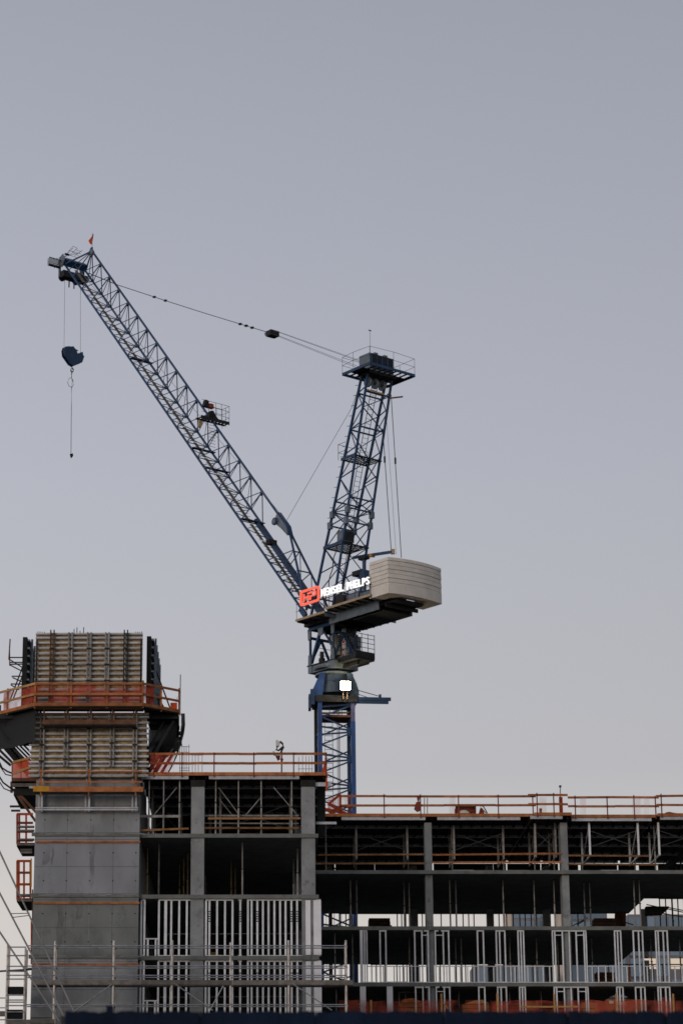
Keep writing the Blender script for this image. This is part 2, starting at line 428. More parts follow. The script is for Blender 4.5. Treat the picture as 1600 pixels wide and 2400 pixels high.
# metal stud walls ------------------------------------------------------------
def stud_wall(zf, py, Y, z0, z1, groups, sw, parent, m='galvanised', lintels=(), extra=()):
    """groups: list of (track_left, track_right, [stud x ...]) in zoom units"""
    for tl, tr, xs in groups:
        a, b = at(zf(tl, 0)[0], py, Y).x, at(zf(tr, 0)[0], py, Y).x
        wl = blk('stud_wall', (a - .02, Y, z1 - .07), (b + .02, Y + .1, z1 - .003), m, parent)
        blk('bottom_track', (a - .02, Y - .002, z0 + .003), (b + .02, Y + .1, z0 + .045), m, wl)
        for x in xs:
            w = sw
            if isinstance(x, tuple): x, w = x
            X = at(zf(x, 0)[0], py, Y).x
            if w > .2: blk('board', (X - w / 2, Y - .118, z0 + .046), (X + w / 2, Y - .06, z1 - .071), 'board_white', wl); continue
            blk('stud', (X - w / 2, Y + .012, z0 + .046), (X + w / 2, Y + .09, z1 - .071), m, wl)
            if x in (496, 706, 822, 1054, 1093):       # punched knock-outs: a row of dark plates paints the shadow in them
                for q in range(5):
                    zq_ = z0 + (z1 - z0) * (.60 + .042 * q)
                    blk('knock_out_shade', (X - w / 2 + .004, Y + .009, zq_), (X + w / 2 - .004, Y + .0118, zq_ + .055), 'hole', wl)
def rail_track(zf, x0, x1, py, Y, zc, parent, h=.05):
    a, b = at(zf(x0, 0)[0], py, Y).x, at(zf(x1, 0)[0], py, Y).x
    return blk('sill_track', (a, Y + .004, zc - h / 2), (b, Y + .096, zc + h / 2), 'galvanised', parent)
left_groups = [(33, 55, [33, 54]), (152, 374, [152, (198, .13), 236, 290, 342, 374]), (472, 655, [473, 496, 548, 602, 653]), (695, 714, [706]),
               (755, 1250, [758, 783, 822, 860, 898, 938, 977, 1014, 1054, 1093, 1138, (1167, .24), (1230, .36)])]
for (z0, z1) in ((L1, L2 - TH), (L0, L1 - TH), (L0 - 2.9, L0 - TH)):
    stud_wall(zD, 2180, YL + .14, z0, z1, left_groups, .088, bld)
    # low wall in the gap beside the core
    lw = rail_track(zD, 57, 149, 2180, YL + .14, z0 + 0.82, bld)
    for x in (79, 132):
        X = at(zD(x, 0)[0], 2180, YL + .14).x
        blk('stud', (X - .04, YL + .152, z0 + .003), (X + .04, YL + .23, z0 + .79), 'galvanised', lw)
rg = [('E', 355, 408, [(366, .14), 390, 408]), ('E', 510, 562, [514, 560]), ('E', 788, 852, [791, 849]), ('E', 868, 902, [898]),
      ('E', 952, 978, [955]), ('E', 1006, 1066, [1019, 1062]), ('E', 1290, 1342, [1293, 1340]),
      ('F', 10, 86, [12, 40, 84]), ('F', 192, 242, [194, 217, 240]), ('F', 480, 762, [482, 502, 565, 622, 680, 745, 762]),
      ('F', 1000, 1054, [1002, 1026, 1053]), ('F', 1155, 1236, [1158, 1202, 1235]), ('F', 1342, 1444, [1345, 1366, 1408, 1442]), ('F', 1640, 1760, [1642, 1700, 1758])]
crip = [('E', 405, 800, [447, 480, 540, 625, 670, 705, 765]), ('E', 800, 900, [830]), ('E', 960, 1300, [985, 1045, 1110, 1155, 1212, 1262]), ('E', 1342, 1445, [1420]),
        ('F', 88, 195, [130, 165]), ('F', 244, 482, [272, 332, 400, 455]), ('F', 764, 1002, [810, 862, 922, 982]), ('F', 1056, 1158, [1100]),
        ('F', 1238, 1345, [1270, 1312]), ('F', 1445, 1640, [1502, 1560, 1610])]
lint = [('E', 849, 898), ('E', 955, 1019), ('F', 502, 565), ('F', 680, 745)]
for si, (z0, z1) in enumerate(((L1, L2 - TH), (L0, L1 - TH), (L0 - 2.9, L0 - TH))):
    for kz, a, b, xs in rg:
        if si == 1 and kz == 'E' and b < 850: continue
        stud_wall(zE if kz == 'E' else zF, 2240, YR + .04, z0, z1, [(a, b, xs)], .068, bld)
    if si == 0:
        for kz, a, b, xs in crip:
            zf = zE if kz == 'E' else zF
            tr = rail_track(zf, a, b, 2275, YR + .045, z0 + 0.84, bld, .035)
            for x in xs:
                X = at(zf(x, 0)[0], 2290, YR + .05).x
                blk('stud', (X - .028, YR + .06, z0 + .046), (X + .028, YR + .13, z0 + .82), 'galvanised', tr)
        a = at(850, 2309, YR).x
        blk('bottom_track', (a, YR + .03, z0 + .002), (XRR, YR + .12, z0 + .03), 'galvanised', bld)
    for kz, a, b in lint:
        if si == 1 and kz == 'E' and b < 900: continue
        rail_track(zE if kz == 'E' else zF, a, b, 2195, YR + .045, z1 - .26, bld, .04)
# white pilaster panels at the end of the near wing
for px, w in ((831, .28), ):
    X = at(846, 2250, YR).x
    blk('column_casing', (X - .05, YR + .02, L1 + .003), (X + .10, YR + .16, L2 - TH - .003), 'board_white', bld)
for px in (851, 914):
    X = at(px, 2350, YR).x
    blk('column_casing', (X - .16, YR + .02, L0 + .003), (X + .14, YR + .2, L1 - TH - .003), 'board_white', bld)

# ------------------------------------------------------------------ roof deck formwork of both wings
def deck_form(label, x0, x1, y0, y1, z, beams, parent_loc):
    t = thing('deck_formwork', label, 'formwork', parent_loc)
    blk('plywood_deck', (x0, y0, z - 0.06), (x1, y1, z), 'timber_dark', t)
    blk('edge_board', (x0, y0 - 0.045, z - 0.11), (x1, y0 - 0.003, z + 0.05), 'timber', t)
    n = int((x1 - x0) / 0.55)
    for i in range(n):
        X = x0 + 0.2 + i * (x1 - x0 - .4) / max(1, n - 1)
        blk('joist', (X - .04, y0 + .25, z - .23), (X + .04, y1 - .1, z - .062), 'form_dark', t)
    for k in range(int((x1 - x0) / 1.15) + 1):                 # edge forms hanging at the back, small gaps between
        X = x0 + k * 1.15 + random.uniform(0, .06)
        blk('edge_form', (X, y1 - .08, z - .655 - random.uniform(-.05, .03)), (min(x1, X + (1.15 if random.random() > .25 else .98)), y1 - .003, z - .24), 'form_dark', t)
    for a, b, yy in beams:
        blk('ledger_beam', (a, yy, z - .28), (b, yy + .10, z - .112), 'aluminium', t)
    return t
xa, xb = at(334, 1815, YL).x, at(768, 1815, YL).x
bm = [(at(335, 1820, YL).x, at(442, 1820, YL).x, YL - .03), (at(490, 1820, YL).x, at(701, 1820, YL).x, YL - .03)]
for yy in (122.5, 125, 127.5, 130): bm.append((xa + .1, xb - .1, yy))
deck_form('dark table forms carrying the roof deck of the near wing beside the core', xa, xb, YL - .05, 146, ROOF, bm, ((xa + xb) / 2, 130, ROOF - .3))
segs = [(at(752, 1911, YR).x, at(1248, 1911, YR).x, 0.0), (at(1249, 1911, YR).x, at(1337, 1911, YR).x, -0.34), (at(1338, 1911, YR).x, at(1537, 1911, YR).x, 0.3), (at(1538, 1911, YR).x, XRR, -0.1)]
names = ['long stretch of roof deck form right of the crane mast', 'short deck form standing proud above the right grey column', 'roof deck form in the set-back right of the grey column', 'roof deck form cut by the right edge of the picture']
breaks = [[(800, 996), (1024, 1218)], [(1240, 1315)], [(1340, 1527)], [(1545, 1700)]]
for (a, b, dy), lab, br in zip(segs, names, breaks):
    bm = [(at(p, 1916, YR).x, at(q, 1916, YR).x, YR + dy - .03) for p, q in br]
    for yy in (134, 137, 140, 143, 145.8): bm.append((a + .05, b - .05, yy))
    deck_form(lab, a, b - .01, YR + dy - .05, 146.4, ROOF, bm, ((a + b) / 2, 138, ROOF - .3))

# ------------------------------------------------------------------ guardrails
def guardrail(name, label, pts, posts, z, hts, mrail, mpost, Y, group=None, rs=(.045, .115), pr=.036):
    """pts: rail polyline (world xy) ; posts: world x list"""
    t = thing(name, label, 'guardrail', (pts[0][0], pts[0][1], z), group)
    for h in hts:
        for (ax, ay, az), (bx, by, bz) in zip(pts[:-1], pts[1:]):
            bar('rail', (ax, ay, az + h + random.uniform(-.012, .012)), (bx, by, bz + h + random.uniform(-.012, .012)), rs[0], rs[1], mrail, t)
    for (x, y, zz, h) in posts:
        bar('post', (x, y, zz - .18), (x, y, zz + h), pr * 1.6, pr * 1.6, mpost, t, up=Vector((0, 1, 0)))
    return t
def X_(px, py, Y): return at(px, py, Y).x
y = YL - .02
cuts = [335, 440, 475, 560, 600, 690, 766]
pts = [(X_(p, 1770, y), y, ROOF) for p in cuts]
posts = [(X_(p, 1790, y - .05), y - .05, ROOF, 1.02) for p in (361, 427, 502, 595, 688, 764)]
guardrail('guardrail', 'timber guardrail along the roof edge between core and crane mast', pts, posts, ROOF, (.50, .96), 'timber', 'rust_post', y)
def rail_set(label, dy, pxs, postpx, mrail='timber', zz=ROOF, extra=0.0):
    y = YR + dy
    pts = [(X_(p, 1885, y), y, zz) for p in pxs]
    posts = [(X_(p, 1890, y - .05), y - .05, zz, 1.05 + extra + random.uniform(-.03, .05)) for p in postpx]
    return guardrail('guardrail', label, pts, posts, zz, (.50, .98), mrail, 'rust_post', y)
rail_set('long timber guardrail on the far roof from the mast to the raised form', -.02, (800, 905, 1040, 1160, 1255), (900, 985, 1074, 1167, 1248))
rail_set('short guardrail standing higher behind the right grey column', -.36, (1237, 1300, 1330), (1258, 1297))
rail_set('guardrail with four posts on the set-back roof edge at right', .28, (1330, 1345, 1440, 1543), (1347, 1422, 1485, 1535))
rail_set('guardrail stub on the roof reaching the right picture edge', -.12, (1537, 1600, 1700), (1549, 1640))
# ------------------------------------------------------------------ shores (adjustable steel props), each a thing of its own
def shore(label, X, Y, z0, z1, m='shore_steel', r=.042, group=None):
    t = thing('shore_post', label, 'prop', (X, Y, z0), group)
    zm = z0 + (z1 - z0) * random.uniform(.45, .6)
    rod('outer_tube', (X, Y, z0 + .012), (X, Y, zm), r, m, t)
    rod('inner_tube', (X, Y, zm + .05), (X, Y, z1 - .012), r * .78, m, t)
    rod('collar', (X, Y, zm), (X, Y, zm + .05), r * 1.5, 'steel_dark', t)
    blk('base_plate', (X - .09, Y - .09, z0), (X + .09, Y + .09, z0 + .011), 'steel_dark', t)
    blk('head_plate', (X - .09, Y - .09, z1 - .011), (X + .09, Y + .09, z1), 'steel_dark', t)
    return t
def row(zf, pxs, py, Y, z0, z1, what, m='shore_steel', r=.042):
    for i, x in enumerate(pxs):
        yy = Y + (0 if not isinstance(x, tuple) else x[1]); xx = x if not isinstance(x, tuple) else x[0]
        mm = m if not (isinstance(x, tuple) and len(x) > 2) else x[2]
        shore('%s steel prop from the left %s' % (ORD[i], what), at(zf(xx, 0)[0], py, yy).x, yy, z0, z1, mm, r)
zr = ROOF - .284
row(zC, [97, 208, 330, 607, 781, 955, 1188], 1890, YL + .25, L3, zr, 'in the front row under the near roof deck')
row(zC, [(172, 1.5), (330, 8, 'shore_warm'), (362, 6, 'shore_warm'), (392, 4.5, 'shore_warm'), (725, 7, 'shore_warm'), (755, 9, 'shore_warm'), (811, 1.2), (1200, 6), (1232, 3)], 2030, YL, L2, L3 - TH, 'in the open storey above the stud walls, near wing')
row(zC, [(40, 5, 'shore_warm'), (85, 3, 'shore_warm')], 2030, YL, L2, L3 - TH, 'in the bay right beside the core wall', m='shore_warm')
row(zE, [(80, 0), (318, 4), (735, 4), (1085, 1.5), (1495, 1.5)], 1990, YR + .5, L3, zr, 'under the far roof deck, left of the right column')
row(zF, [(325, 1.5), (487, 1.5), (720, 5), (1160, 4), (1330, 1)], 1990, YR + .5, L3, zr, 'under the far roof deck around the right grey column')
row(zE, [(277, 2), (326, 2), (705, 3), (745, 3), (1070, 2), (1118, 2), (1495, 2)], 2110, YR, L2, L3 - TH, 'in the far open storey, left of the right column')
row(zF, [(325, 2), (492, 2), (742, 3), (790, 3), (1160, 2), (1205, 2), (1475, 9)], 2110, YR, L2, L3 - TH, 'in the far open storey around the right column')
row(zE, [(152, 1), (293, 1.5), (745, 3), (1115, 3), (1160, 3)], 2230, YR, L1, L2 - TH, 'behind the stud frames of the far wing, left half')
row(zF, [(122, 3), (345, 3), (520, 4), (805, 3), (1300, 3), (1540, 3)], 2230, YR, L1, L2 - TH, 'behind the stud frames of the far wing, right half')
row(zE, [(162, 1), (605, 1.5), (665, 2), (715, 2.5), (1140, 2)], 2340, YR, L0, L1 - TH, 'in the lowest visible far storey, left half')
row(zF, [(120, 2), (382, 2), (1330, 2)], 2340, YR, L0, L1 - TH, 'in the lowest visible far storey, right half')
# thin posts of the far facade seen against the sky at the back
def mullion_row(label, xs, zf, z0, z1, Y, m='steel_dark'):
    t = thing('window_framing', label, 'framing', (at(zf(xs[0], 0)[0], 2160, Y).x, Y, z0))
    a, b = at(zf(xs[0], 0)[0], 2160, Y).x, at(zf(xs[-1], 0)[0], 2160, Y).x
    blk('head_rail', (a - .05, Y, z1 - .06), (b + .05, Y + .08, z1 - .003), m, t)
    for x in xs:
        X = at(zf(x, 0)[0], 2160, Y).x
        blk('upright', (X - .03, Y + .01, z0 + .003), (X + .03, Y + .07, z1 - .062), m, t)
mullion_row('thin dark uprights against the sky in the second open storey, left', [190, 240, 650, 685, 718, 755, 850, 1000, 1120, 1175, 1220, 1262, 1462, 1500], zE, L2, L3 - TH, 146.3)
mullion_row('thin dark uprights before the blue glass at the back, right part', [95, 150, 205, 250, 300, 345, 690, 745], zF, L2, L3 - TH, 146.3)
mullion_row('uprights in the big bright opening at the far right', [1378, 1428, 1480, 1530, 1580], zF, L2, L3 - TH, 140.2)
mullion_row('uprights at the back of the third storey, left part', [440, 478, 510, 545, 640, 690, 720, 750, 845, 985, 1060, 1150, 1185, 1240, 1270], zE, L1, L2 - TH, 146.3)
mullion_row('uprights at the back of the third storey, right part', [60, 110, 160, 225, 300, 420, 520, 840, 930, 1300, 1380, 1540], zF, L1, L2 - TH, 146.3)

# shoring frames under the far roof: leaning struts and cross braces
mat('scaffold_dull', (0.13, 0.13, 0.13), 0.6, 0.3, var=0.2)
def frame_tower(label, zf, x0, x1, y, dy, ztop, zbot, m='shore_steel'):
    a, b = at(zf(x0, 0)[0], 1960, y).x, at(zf(x1, 0)[0], 1960, y).x
    t = thing('shoring_frame', label, 'shoring', ((a + b) / 2, y, zbot))
    for X in (a, b):
        bar('leg', (X, y, zbot), (X, y, ztop), .10, .07, m, t, up=Vector((0, 1, 0)))
        bar('leg', (X, y + dy, zbot), (X, y + dy, ztop), .10, .07, m, t, up=Vector((0, 1, 0)))
        bar('brace', (X, y + .05, ztop - .1), (X, y + dy - .05, zbot + .1), .04, .04, m, t)
        bar('foot_beam', (X, y - .1, zbot - .04), (X, y + dy + .1, zbot - .04), .08, .07, m, t)
    h = ztop - zbot
    rod('brace', (a + .05, y + .06, zbot + .25 * h), (b - .05, y + .06, zbot + .75 * h), .015, 'scaffold_dull', t)
    rod('brace', (a + .05, y + .08, zbot + .75 * h), (b - .05, y + .08, zbot + .25 * h), .015, 'scaffold_dull', t)
    return t
zq = ROOF - .286
frame_tower('shoring frame with crossed braces left of the middle grey column', zE, 322, 728, YR + 1.6, 3.0, zq, zq - 1.75)
frame_tower('shoring frame with crossed braces right of the middle grey column', zE, 1100, 1493, YR + 1.6, 3.0, zq, zq - 1.75)
frame_tower('narrow shoring frame left of the right grey column', zF, 332, 500, YR + .9, 3.0, zq, zq - 1.75)
frame_tower('wide bright shoring frame hanging right of the right grey column', zF, 785, 1190, YR + .7, 3.2, zq, zq - 1.72, 'galvanised')
frame_tower('bright shoring frame cut by the right picture edge', zF, 1362, 1780, YR + .7, 3.2, zq, zq - 1.68, 'galvanised')
frame_tower('shoring frame deep under the near roof deck, left bay', zC, 120, 330, YL + 3.0, 3.0, zq, L3 + .05)
frame_tower('shoring frame deep under the near roof deck, right bay', zC, 640, 1180, YL + 3.0, 3.0, zq, L3 + .05)
frame_tower('shoring frame further back under the near roof deck', zC, 560, 1220, YL + 8.0, 3.0, zq, L3 + .05)
# single raking braces between the near props
def rake(label, a, b, Y0, Y1, r=.028, m='shore_steel'):
    o = rod('raking_brace', at(*a, Y0), at(*b, Y1), r, m); tag(o, label, 'brace')
rake('raking brace crossing behind the second and third near props', zC(132, 690), zC(308, 478), YL + .6, YL + .6)
rake('raking brace falling right from the fourth near prop', zC(628, 475), zC(790, 690), YL + .6, YL + .6)
rake('shorter raking brace below it in the same bay', zC(630, 560), zC(735, 690), YL + 1.2, YL + 1.2, .02)
rake('raking brace rising left of the sixth near prop', zC(835, 690), zC(945, 560), YL + .6, YL + .6)
rake('raking brace falling towards the last near prop', zC(1050, 475), zC(1225, 680), YL + .6, YL + .6)
rake('short raking brace right of the last near column', zC(1375, 690), zC(1440, 480), YL + 1.2, YL + 1.2, .025)
# pipes and timber rails inside the storeys
def rail1(name, label, a, b, Y, w, h, m, cat='rail'):
    o = bar(name, at(*a, Y), at(*b, Y), w, h, m); tag(o, label, cat)
rail1('pipe_ledger', 'grey pipe across the left bay of the top near storey', zC(20, 697), zC(340, 697), YL + .45, .08, .12, 'shore_steel', 'pipe')
rail1('pipe_ledger', 'upper grey pipe across the right bay of the top near storey', zC(522, 692), zC(1240, 692), YL + .45, .06, .08, 'shore_steel', 'pipe')
rail1('pipe_ledger', 'lower grey pipe across the right bay of the top near storey', zC(522, 750), zC(1240, 752), YL + .9, .05, .06, 'shore_steel', 'pipe')
rail1('pipe_ledger', 'aluminium beam end poking out right of the near roof column', zC(1368, 453), zC(1490, 453), YL + .3, .1, .19, 'aluminium', 'beam')
rail1('pipe_ledger', 'aluminium beam end poking out lower right of the near wing', zC(1372, 749), zC(1530, 749), YL + .5, .1, .12, 'aluminium', 'beam')
rail1('timber_rail', 'upper timber rail between the near columns of the top storey', zC(548, 713), zC(1252, 712), YL + .13, .04, .10, 'timber_dull')
rail1('timber_rail', 'lower timber rail between the near columns of the top storey', zC(524, 786), zC(1242, 786), YL + .13, .04, .09, 'timber_dull')
rail1('timber_rail', 'timber rail in the bay between core and left near column', zC(30, 804), zC(400, 790), YL + .13, .04, .09, 'timber_dull')
rail1('timber_rail', 'upper timber rail left of the middle far column', zE(20, 694), zE(868, 690), YR + .2, .04, .085, 'timber_dull')
rail1('timber_rail', 'lower timber rail left of the middle far column', zE(0, 764), zE(868, 762), YR + .2, .04, .085, 'timber_dull')
rail1('timber_rail', 'upper timber rail between the middle and right far columns', zE(930, 694), zF(556, 714), YR + .2, .04, .09, 'timber')
rail1('timber_rail', 'lower timber rail between the middle and right far columns', zE(930, 755), zF(556, 787), YR + .2, .04, .09, 'timber')
rail1('timber_rail', 'upper timber rail right of the right far column', zF(606, 731), zF(1280, 735), YR + .2, .04, .085, 'timber_dull')
rail1('timber_rail', 'lower timber rail right of the right far column', zF(606, 803), zF(1362, 808), YR + .2, .04, .085, 'timber_dull')
rail1('timber_rail', 'timber board low on the third storey slab at its left end', zE(100, 828), zE(312, 828), YR + .1, .05, .06, 'timber_dull')

# ------------------------------------------------------------------ the core: climbing formwork, platforms, nets
def wall_form(label, x0, x1, zlo, zhi, Y, walers, strongs, over, m_edge=None):
    t = thing('wall_formwork', label, 'formwork', ((x0 + x1) / 2, Y, zlo))
    n = 6
    for i in range(n):                     # plywood sheets
        a = x0 + (x1 - x0) * i / n; b = x0 + (x1 - x0) * (i + 1) / n
        blk('plywood_sheet', (a + .004, Y, zlo), (b - .004, Y + .05, zhi), 'plywood', t)
    for z in walers:
        w = blk('waler', (x0 - over, Y - .155, z - .012), (x1 + over, Y - .003, z + .045), 'aluminium', t)
        blk('waler_flange', (x0 - over - .002, Y - .158, z - .055), (x1 + over + .002, Y - .12, z - .032), 'aluminium', w)
    for X, za, zb, mm in strongs:
        for k in (-1, 1):
            bar('strongback', (X + k * .08, Y - .23, za), (X + k * .08, Y - .23, zb), .055, .14, mm, t, up=Vector((0, 1, 0)))
        for q in range(int((zb - za) / .8)):
            zz = za + .3 + q * .8
            blk('tie_plate', (X - .12, Y - .32, zz), (X + .12, Y - .302, zz + .09), 'steel_dark', t)
    return t
YFU = YCF - .12
Xp = lambda zx, Y: at(zx / 3.4087, 1600, Y).x
Zp = lambda zy, Y: at(200, 1450 + zy / 3.4087, Y).z
Yf = YCF - .10
walers = [Zp(y_, Yf) for y_ in (125, 158, 198, 240, 282, 322, 362, 405, 445, 490, 520, 570, 605, 640, 670)]
st = [(Xp(415, Yf), Zp(690, Yf), Zp(100, Yf), 'timber_dark')] + [(Xp(x_, Yf), Zp(690, Yf), Zp(118, Yf), 'shore_steel') for x_ in (560, 711, 855)] + [(Xp(1004, Yf), Zp(690, Yf), Zp(100, Yf), 'form_dark')]
uf = wall_form('upper climbing wall form of plywood and aluminium walers topping the core', Xp(280, Yf), Xp(1138, Yf), Zp(690, Yf), Zp(120, Yf), Yf, walers, st, .0)
for x_ in (290, 1125):
    bar('end_post', (Xp(x_, Yf - .2), Yf - .2, Zp(690, Yf)), (Xp(x_, Yf - .2), Yf - .2, Zp(175, Yf)), .07, .1, 'form_dark', uf, up=Vector((0, 1, 0)))
# rebar starters above it
for i, (x_, y_) in enumerate(((295, 95), (312, 95), (330, 97), (348, 97), (585, 75), (608, 62), (633, 90), (662, 60), (1078, 97), (1095, 97), (1108, 98), (1127, 95))):
    tag(rod('rebar', (Xp(x_, Yf + .2), Yf + .2, Zp(125, Yf)), (Xp(x_, Yf + .2), Yf + .2, Zp(y_, Yf)), .02, 'steel_dark'),
        'starter bar above the core form, %s from the left' % ORD[i], 'rebar', 'starter bars above the core form')
Yg = YCF - .16
walers = [Zp(y_, Yg) for y_ in (763, 790, 835, 880, 923, 968, 1013, 1060, 1105, 1150, 1180, 1222, 1258)]
st = [(Xp(353, Yg), Zp(1335, Yg), Zp(730, Yg), 'shore_steel'), (Xp(543, Yg), Zp(1190, Yg), Zp(740, Yg), 'shore_steel'), (Xp(726, Yg), Zp(1335, Yg), Zp(740, Yg), 'shore_steel'),
      (Xp(906, Yg), Zp(1190, Yg), Zp(740, Yg), 'shore_steel'), (Xp(1088, Yg), Zp(1335, Yg), Zp(730, Yg), 'shore_steel')]
lf = wall_form('lower climbing wall form with long aluminium walers on the core', Xp(266, Yg), Xp(1180, Yg), Zp(1272, Yg), Zp(755, Yg), Yg, walers, st, .10)
lf_top = Zp(755, Yg)
# hanging strongback tails and rail below the lower form
ht = thing('hanging_rail', 'aluminium tails and twin rail hanging on the bare concrete below the lower form', 'rail', (Xp(720, Yg), Yg, at(200, 1902, Yg).z))
for x_ in (340, 363, 706, 735, 1075, 1103):
    X = Xp(x_, Yg); bar('tail', (X, Yg - .12, at(200, 1848, Yg).z), (X, Yg - .12, at(200, 1903, Yg).z), .08, .12, 'aluminium', ht, up=Vector((0, 1, 0)))
for yy in (1895, 1899.5):
    bar('rail', (Xp(312, Yg), Yg - .2, at(200, yy, Yg).z), (Xp(1120, Yg), Yg - .2, at(200, yy, Yg).z), .05, .06, 'aluminium', ht)
# timber walkway rails in front of the lower form
lr = thing('working_platform', 'brown plank walkway with timber rails hung below the lower core form', 'platform', (Xp(720, Yg), Yg - .8, at(200, 1856, Yg).z))
yq = Yg - .95
zpl = at(200, 1850, yq).z
for k in range(4):
    bar('plank', (Xp(292, yq), yq + .12 + k * .24, zpl - .06), (Xp(1155, yq), yq + .12 + k * .24, zpl - .06), .22, .045, 'plank_grey', lr)
bar('toe_board', (Xp(415, yq), yq, zpl), (Xp(1157, yq), yq, zpl), .05, .24, 'timber', lr)
bar('toe_board', (Xp(290, yq), yq - .01, zpl + .02), (Xp(414, yq), yq - .01, zpl + .02), .05, .26, 'yellow_paint', lr)
for y_ in (1222, 1305):
    bar('rail', (Xp(315, yq), yq, Zp(y_, yq)), (Xp(1145, yq), yq, Zp(y_, yq)), .045, .075, 'timber', lr)
for x_ in (350, 728, 1097):
    bar('post', (Xp(x_, yq), yq + .05, zpl - .3), (Xp(x_, yq), yq + .05, Zp(1205, yq)), .07, .05, 'timber', lr, up=Vector((0, 1, 0)))
# brown plank row in the upper part of the lower form
br = thing('working_platform', 'brown timber board walkway just below the orange-netted platform', 'platform', (Xp(720, yq), yq, Zp(840, yq)))
bar('toe_board', (Xp(352, yq), yq, Zp(826, yq)), (Xp(1092, yq), yq, Zp(826, yq)), .05, .22, 'timber_dark', br)
bar('rail', (Xp(352, yq), yq, Zp(760, yq)), (Xp(1092, yq), yq, Zp(760, yq)), .05, .10, 'timber_dark', br)
bar('rail', (Xp(280, yq), yq, Zp(716, yq)), (Xp(1140, yq), yq, Zp(716, yq)), .05, .09, 'timber', br)
for k in range(3):
    bar('plank', (Xp(352, yq), yq + .15 + k * .24, Zp(845, yq)), (Xp(1092, yq), yq + .15 + k * .24, Zp(845, yq)), .22, .045, 'plank_grey', br)
for x_ in (358, 543, 728, 905, 1088):
    bar('post', (Xp(x_, yq), yq + .05, Zp(850, yq)), (Xp(x_, yq), yq + .05, Zp(690, yq)), .06, .05, 'timber_dark', br, up=Vector((0, 1, 0)))

# main platform round the core
YP = YCF - 1.35
zpf = at(200, 1652, YP).z
plat = thing('core_platform', 'wide platform round the core with orange netting and timber rails', 'platform', ((XC0 + XC1) / 2, YP, zpf))
def pz(px, py): p = atz(px, py, zpf); return Vector((p.x, p.y, zpf))
FL, FR = pz(82, 1652), pz(335, 1652)
SL, SR = pz(-45, 1683), pz(420, 1668)
BL, BR = pz(-60, 1752), pz(412, 1750)
BLi, BRi = pz(70, 1752), pz(346, 1752)
down = Vector((0, 0, -.12))
prism('front_deck', [FL, FR, Vector((FR.x, YCF - .36, zpf)), Vector((FL.x, YCF - .36, zpf))], down, 'form_dark', plat)
prism('side_deck', [SL, FL + Vector((-.004, 0, 0)), Vector((XC0 - .35, YCB, zpf)), BL], down, 'form_dark', plat)
prism('side_deck', [FR + Vector((.004, 0, 0)), SR, BR, Vector((XC1 + .35, YCB, zpf))], down, 'form_dark', plat)
edge = [SL, FL, FR, SR]
for a, b in zip(edge[:-1], edge[1:]):
    off = Vector((0, -.03, 0))
    bar('edge_board', a + off + UP * .02, b + off + UP * .02, .04, .16, 'timber', plat)
    for h, mm in ((.52, 'timber_pale' if a is SL else 'timber'), (1.04, 'timber_pale' if a is SL else 'timber')):
        bar('rail', a + off + UP * h, b + off + UP * h, .045, .11, mm, plat)
    L = (b - a).length; n = max(2, int(L / 1.6))
    for k in range(n + 1):
        p = a.lerp(b, k / n) + Vector((0, .03 + .005 * k, 0))
        bar('post', p + UP * (-.15), p + UP * (1.1 + random.uniform(0, .12)), .09, .05, 'timber', plat, up=Vector((0, 1, 0)))
def strip_net(name, a, b, h0, h1, m, parent, sag=.04, off=.0):
    return sheet(name, lambda u, v: a.lerp(b, u) + UP * (h0 + (h1 - h0) * v + wav(u * 7 + a.x, sag) * (1 if v > .5 else 0.2)) + Vector((0, off + wav(u * 9 + v * 3, .05), 0)), 24, 5, m, parent)
strip_net('netting', FL + Vector((.05, 0, 0)), FR, .05, 1.0, 'orange_net', plat, off=.10)
strip_net('netting', SL.lerp(FL, .42), FL, .05, 1.0, 'orange_net', plat, off=.10)
strip_net('netting', FR, FR.lerp(SR, .30), .05, 1.0, 'orange_net', plat, off=.10)
strip_net('netting', SL, SL.lerp(FL, .38), .0, .45, 'dark_net', plat, off=.12)
blk('netting_bundle', (SR.x - .42, SR.y - .12, zpf + .03), (SR.x - .10, SR.y + .1, zpf + .42), 'orange_solid', plat)
sheet('netting', lambda u, v: SR + Vector((-.14 * (1 - v) + .02 * math.sin(9 * v), .02 - .2 * u, .03 + 1.0 * v)) + Vector((-.18 * (1 - u) * (1 - v), 0, 0)), 5, 10, 'orange_net', plat)
rod('corner_pole', SR + Vector((.05, 0, -.2)), SR + Vector((.05, 0, 1.85)), .025, 'shore_steel', plat)
# joists and bracket trusses under the side decks
for side in (-1, 1):
    xa_, xb_ = (XC0 - .35, BL.x) if side < 0 else (XC1 + .35, BR.x)
    for k in range(6):
        yy = YCF + .3 + k * 1.3
        x_out = (SR.x - .05 if side > 0 else SL.x + .1)
        blk('joist', (min(xa_, x_out), yy, zpf - .32), (max(xa_, x_out), yy + .12, zpf - .122), 'steel_dark', plat)
    for k in range(4):
        yy = YCF + .6 + k * 2.0
        x_in = XC1 + .06 if side > 0 else XC0 - .06
        x_out = SR.x - .25 if side > 0 else SL.x + .6
        bar('bracket_strut', (x_out, yy, zpf - .35), (x_in, yy, zpf - 3.0), .10, .14, 'steel_dark', plat)
        bar('bracket_strut', (x_in, yy, zpf - 3.0), (x_in, yy, zpf - .33), .12, .12, 'steel_dark', plat)
        bar('bracket_strut', (x_out + side * -.5, yy + .2, zpf - .36), (x_in, yy + .2, zpf - 2.2), .06, .09, 'steel_dark', plat)
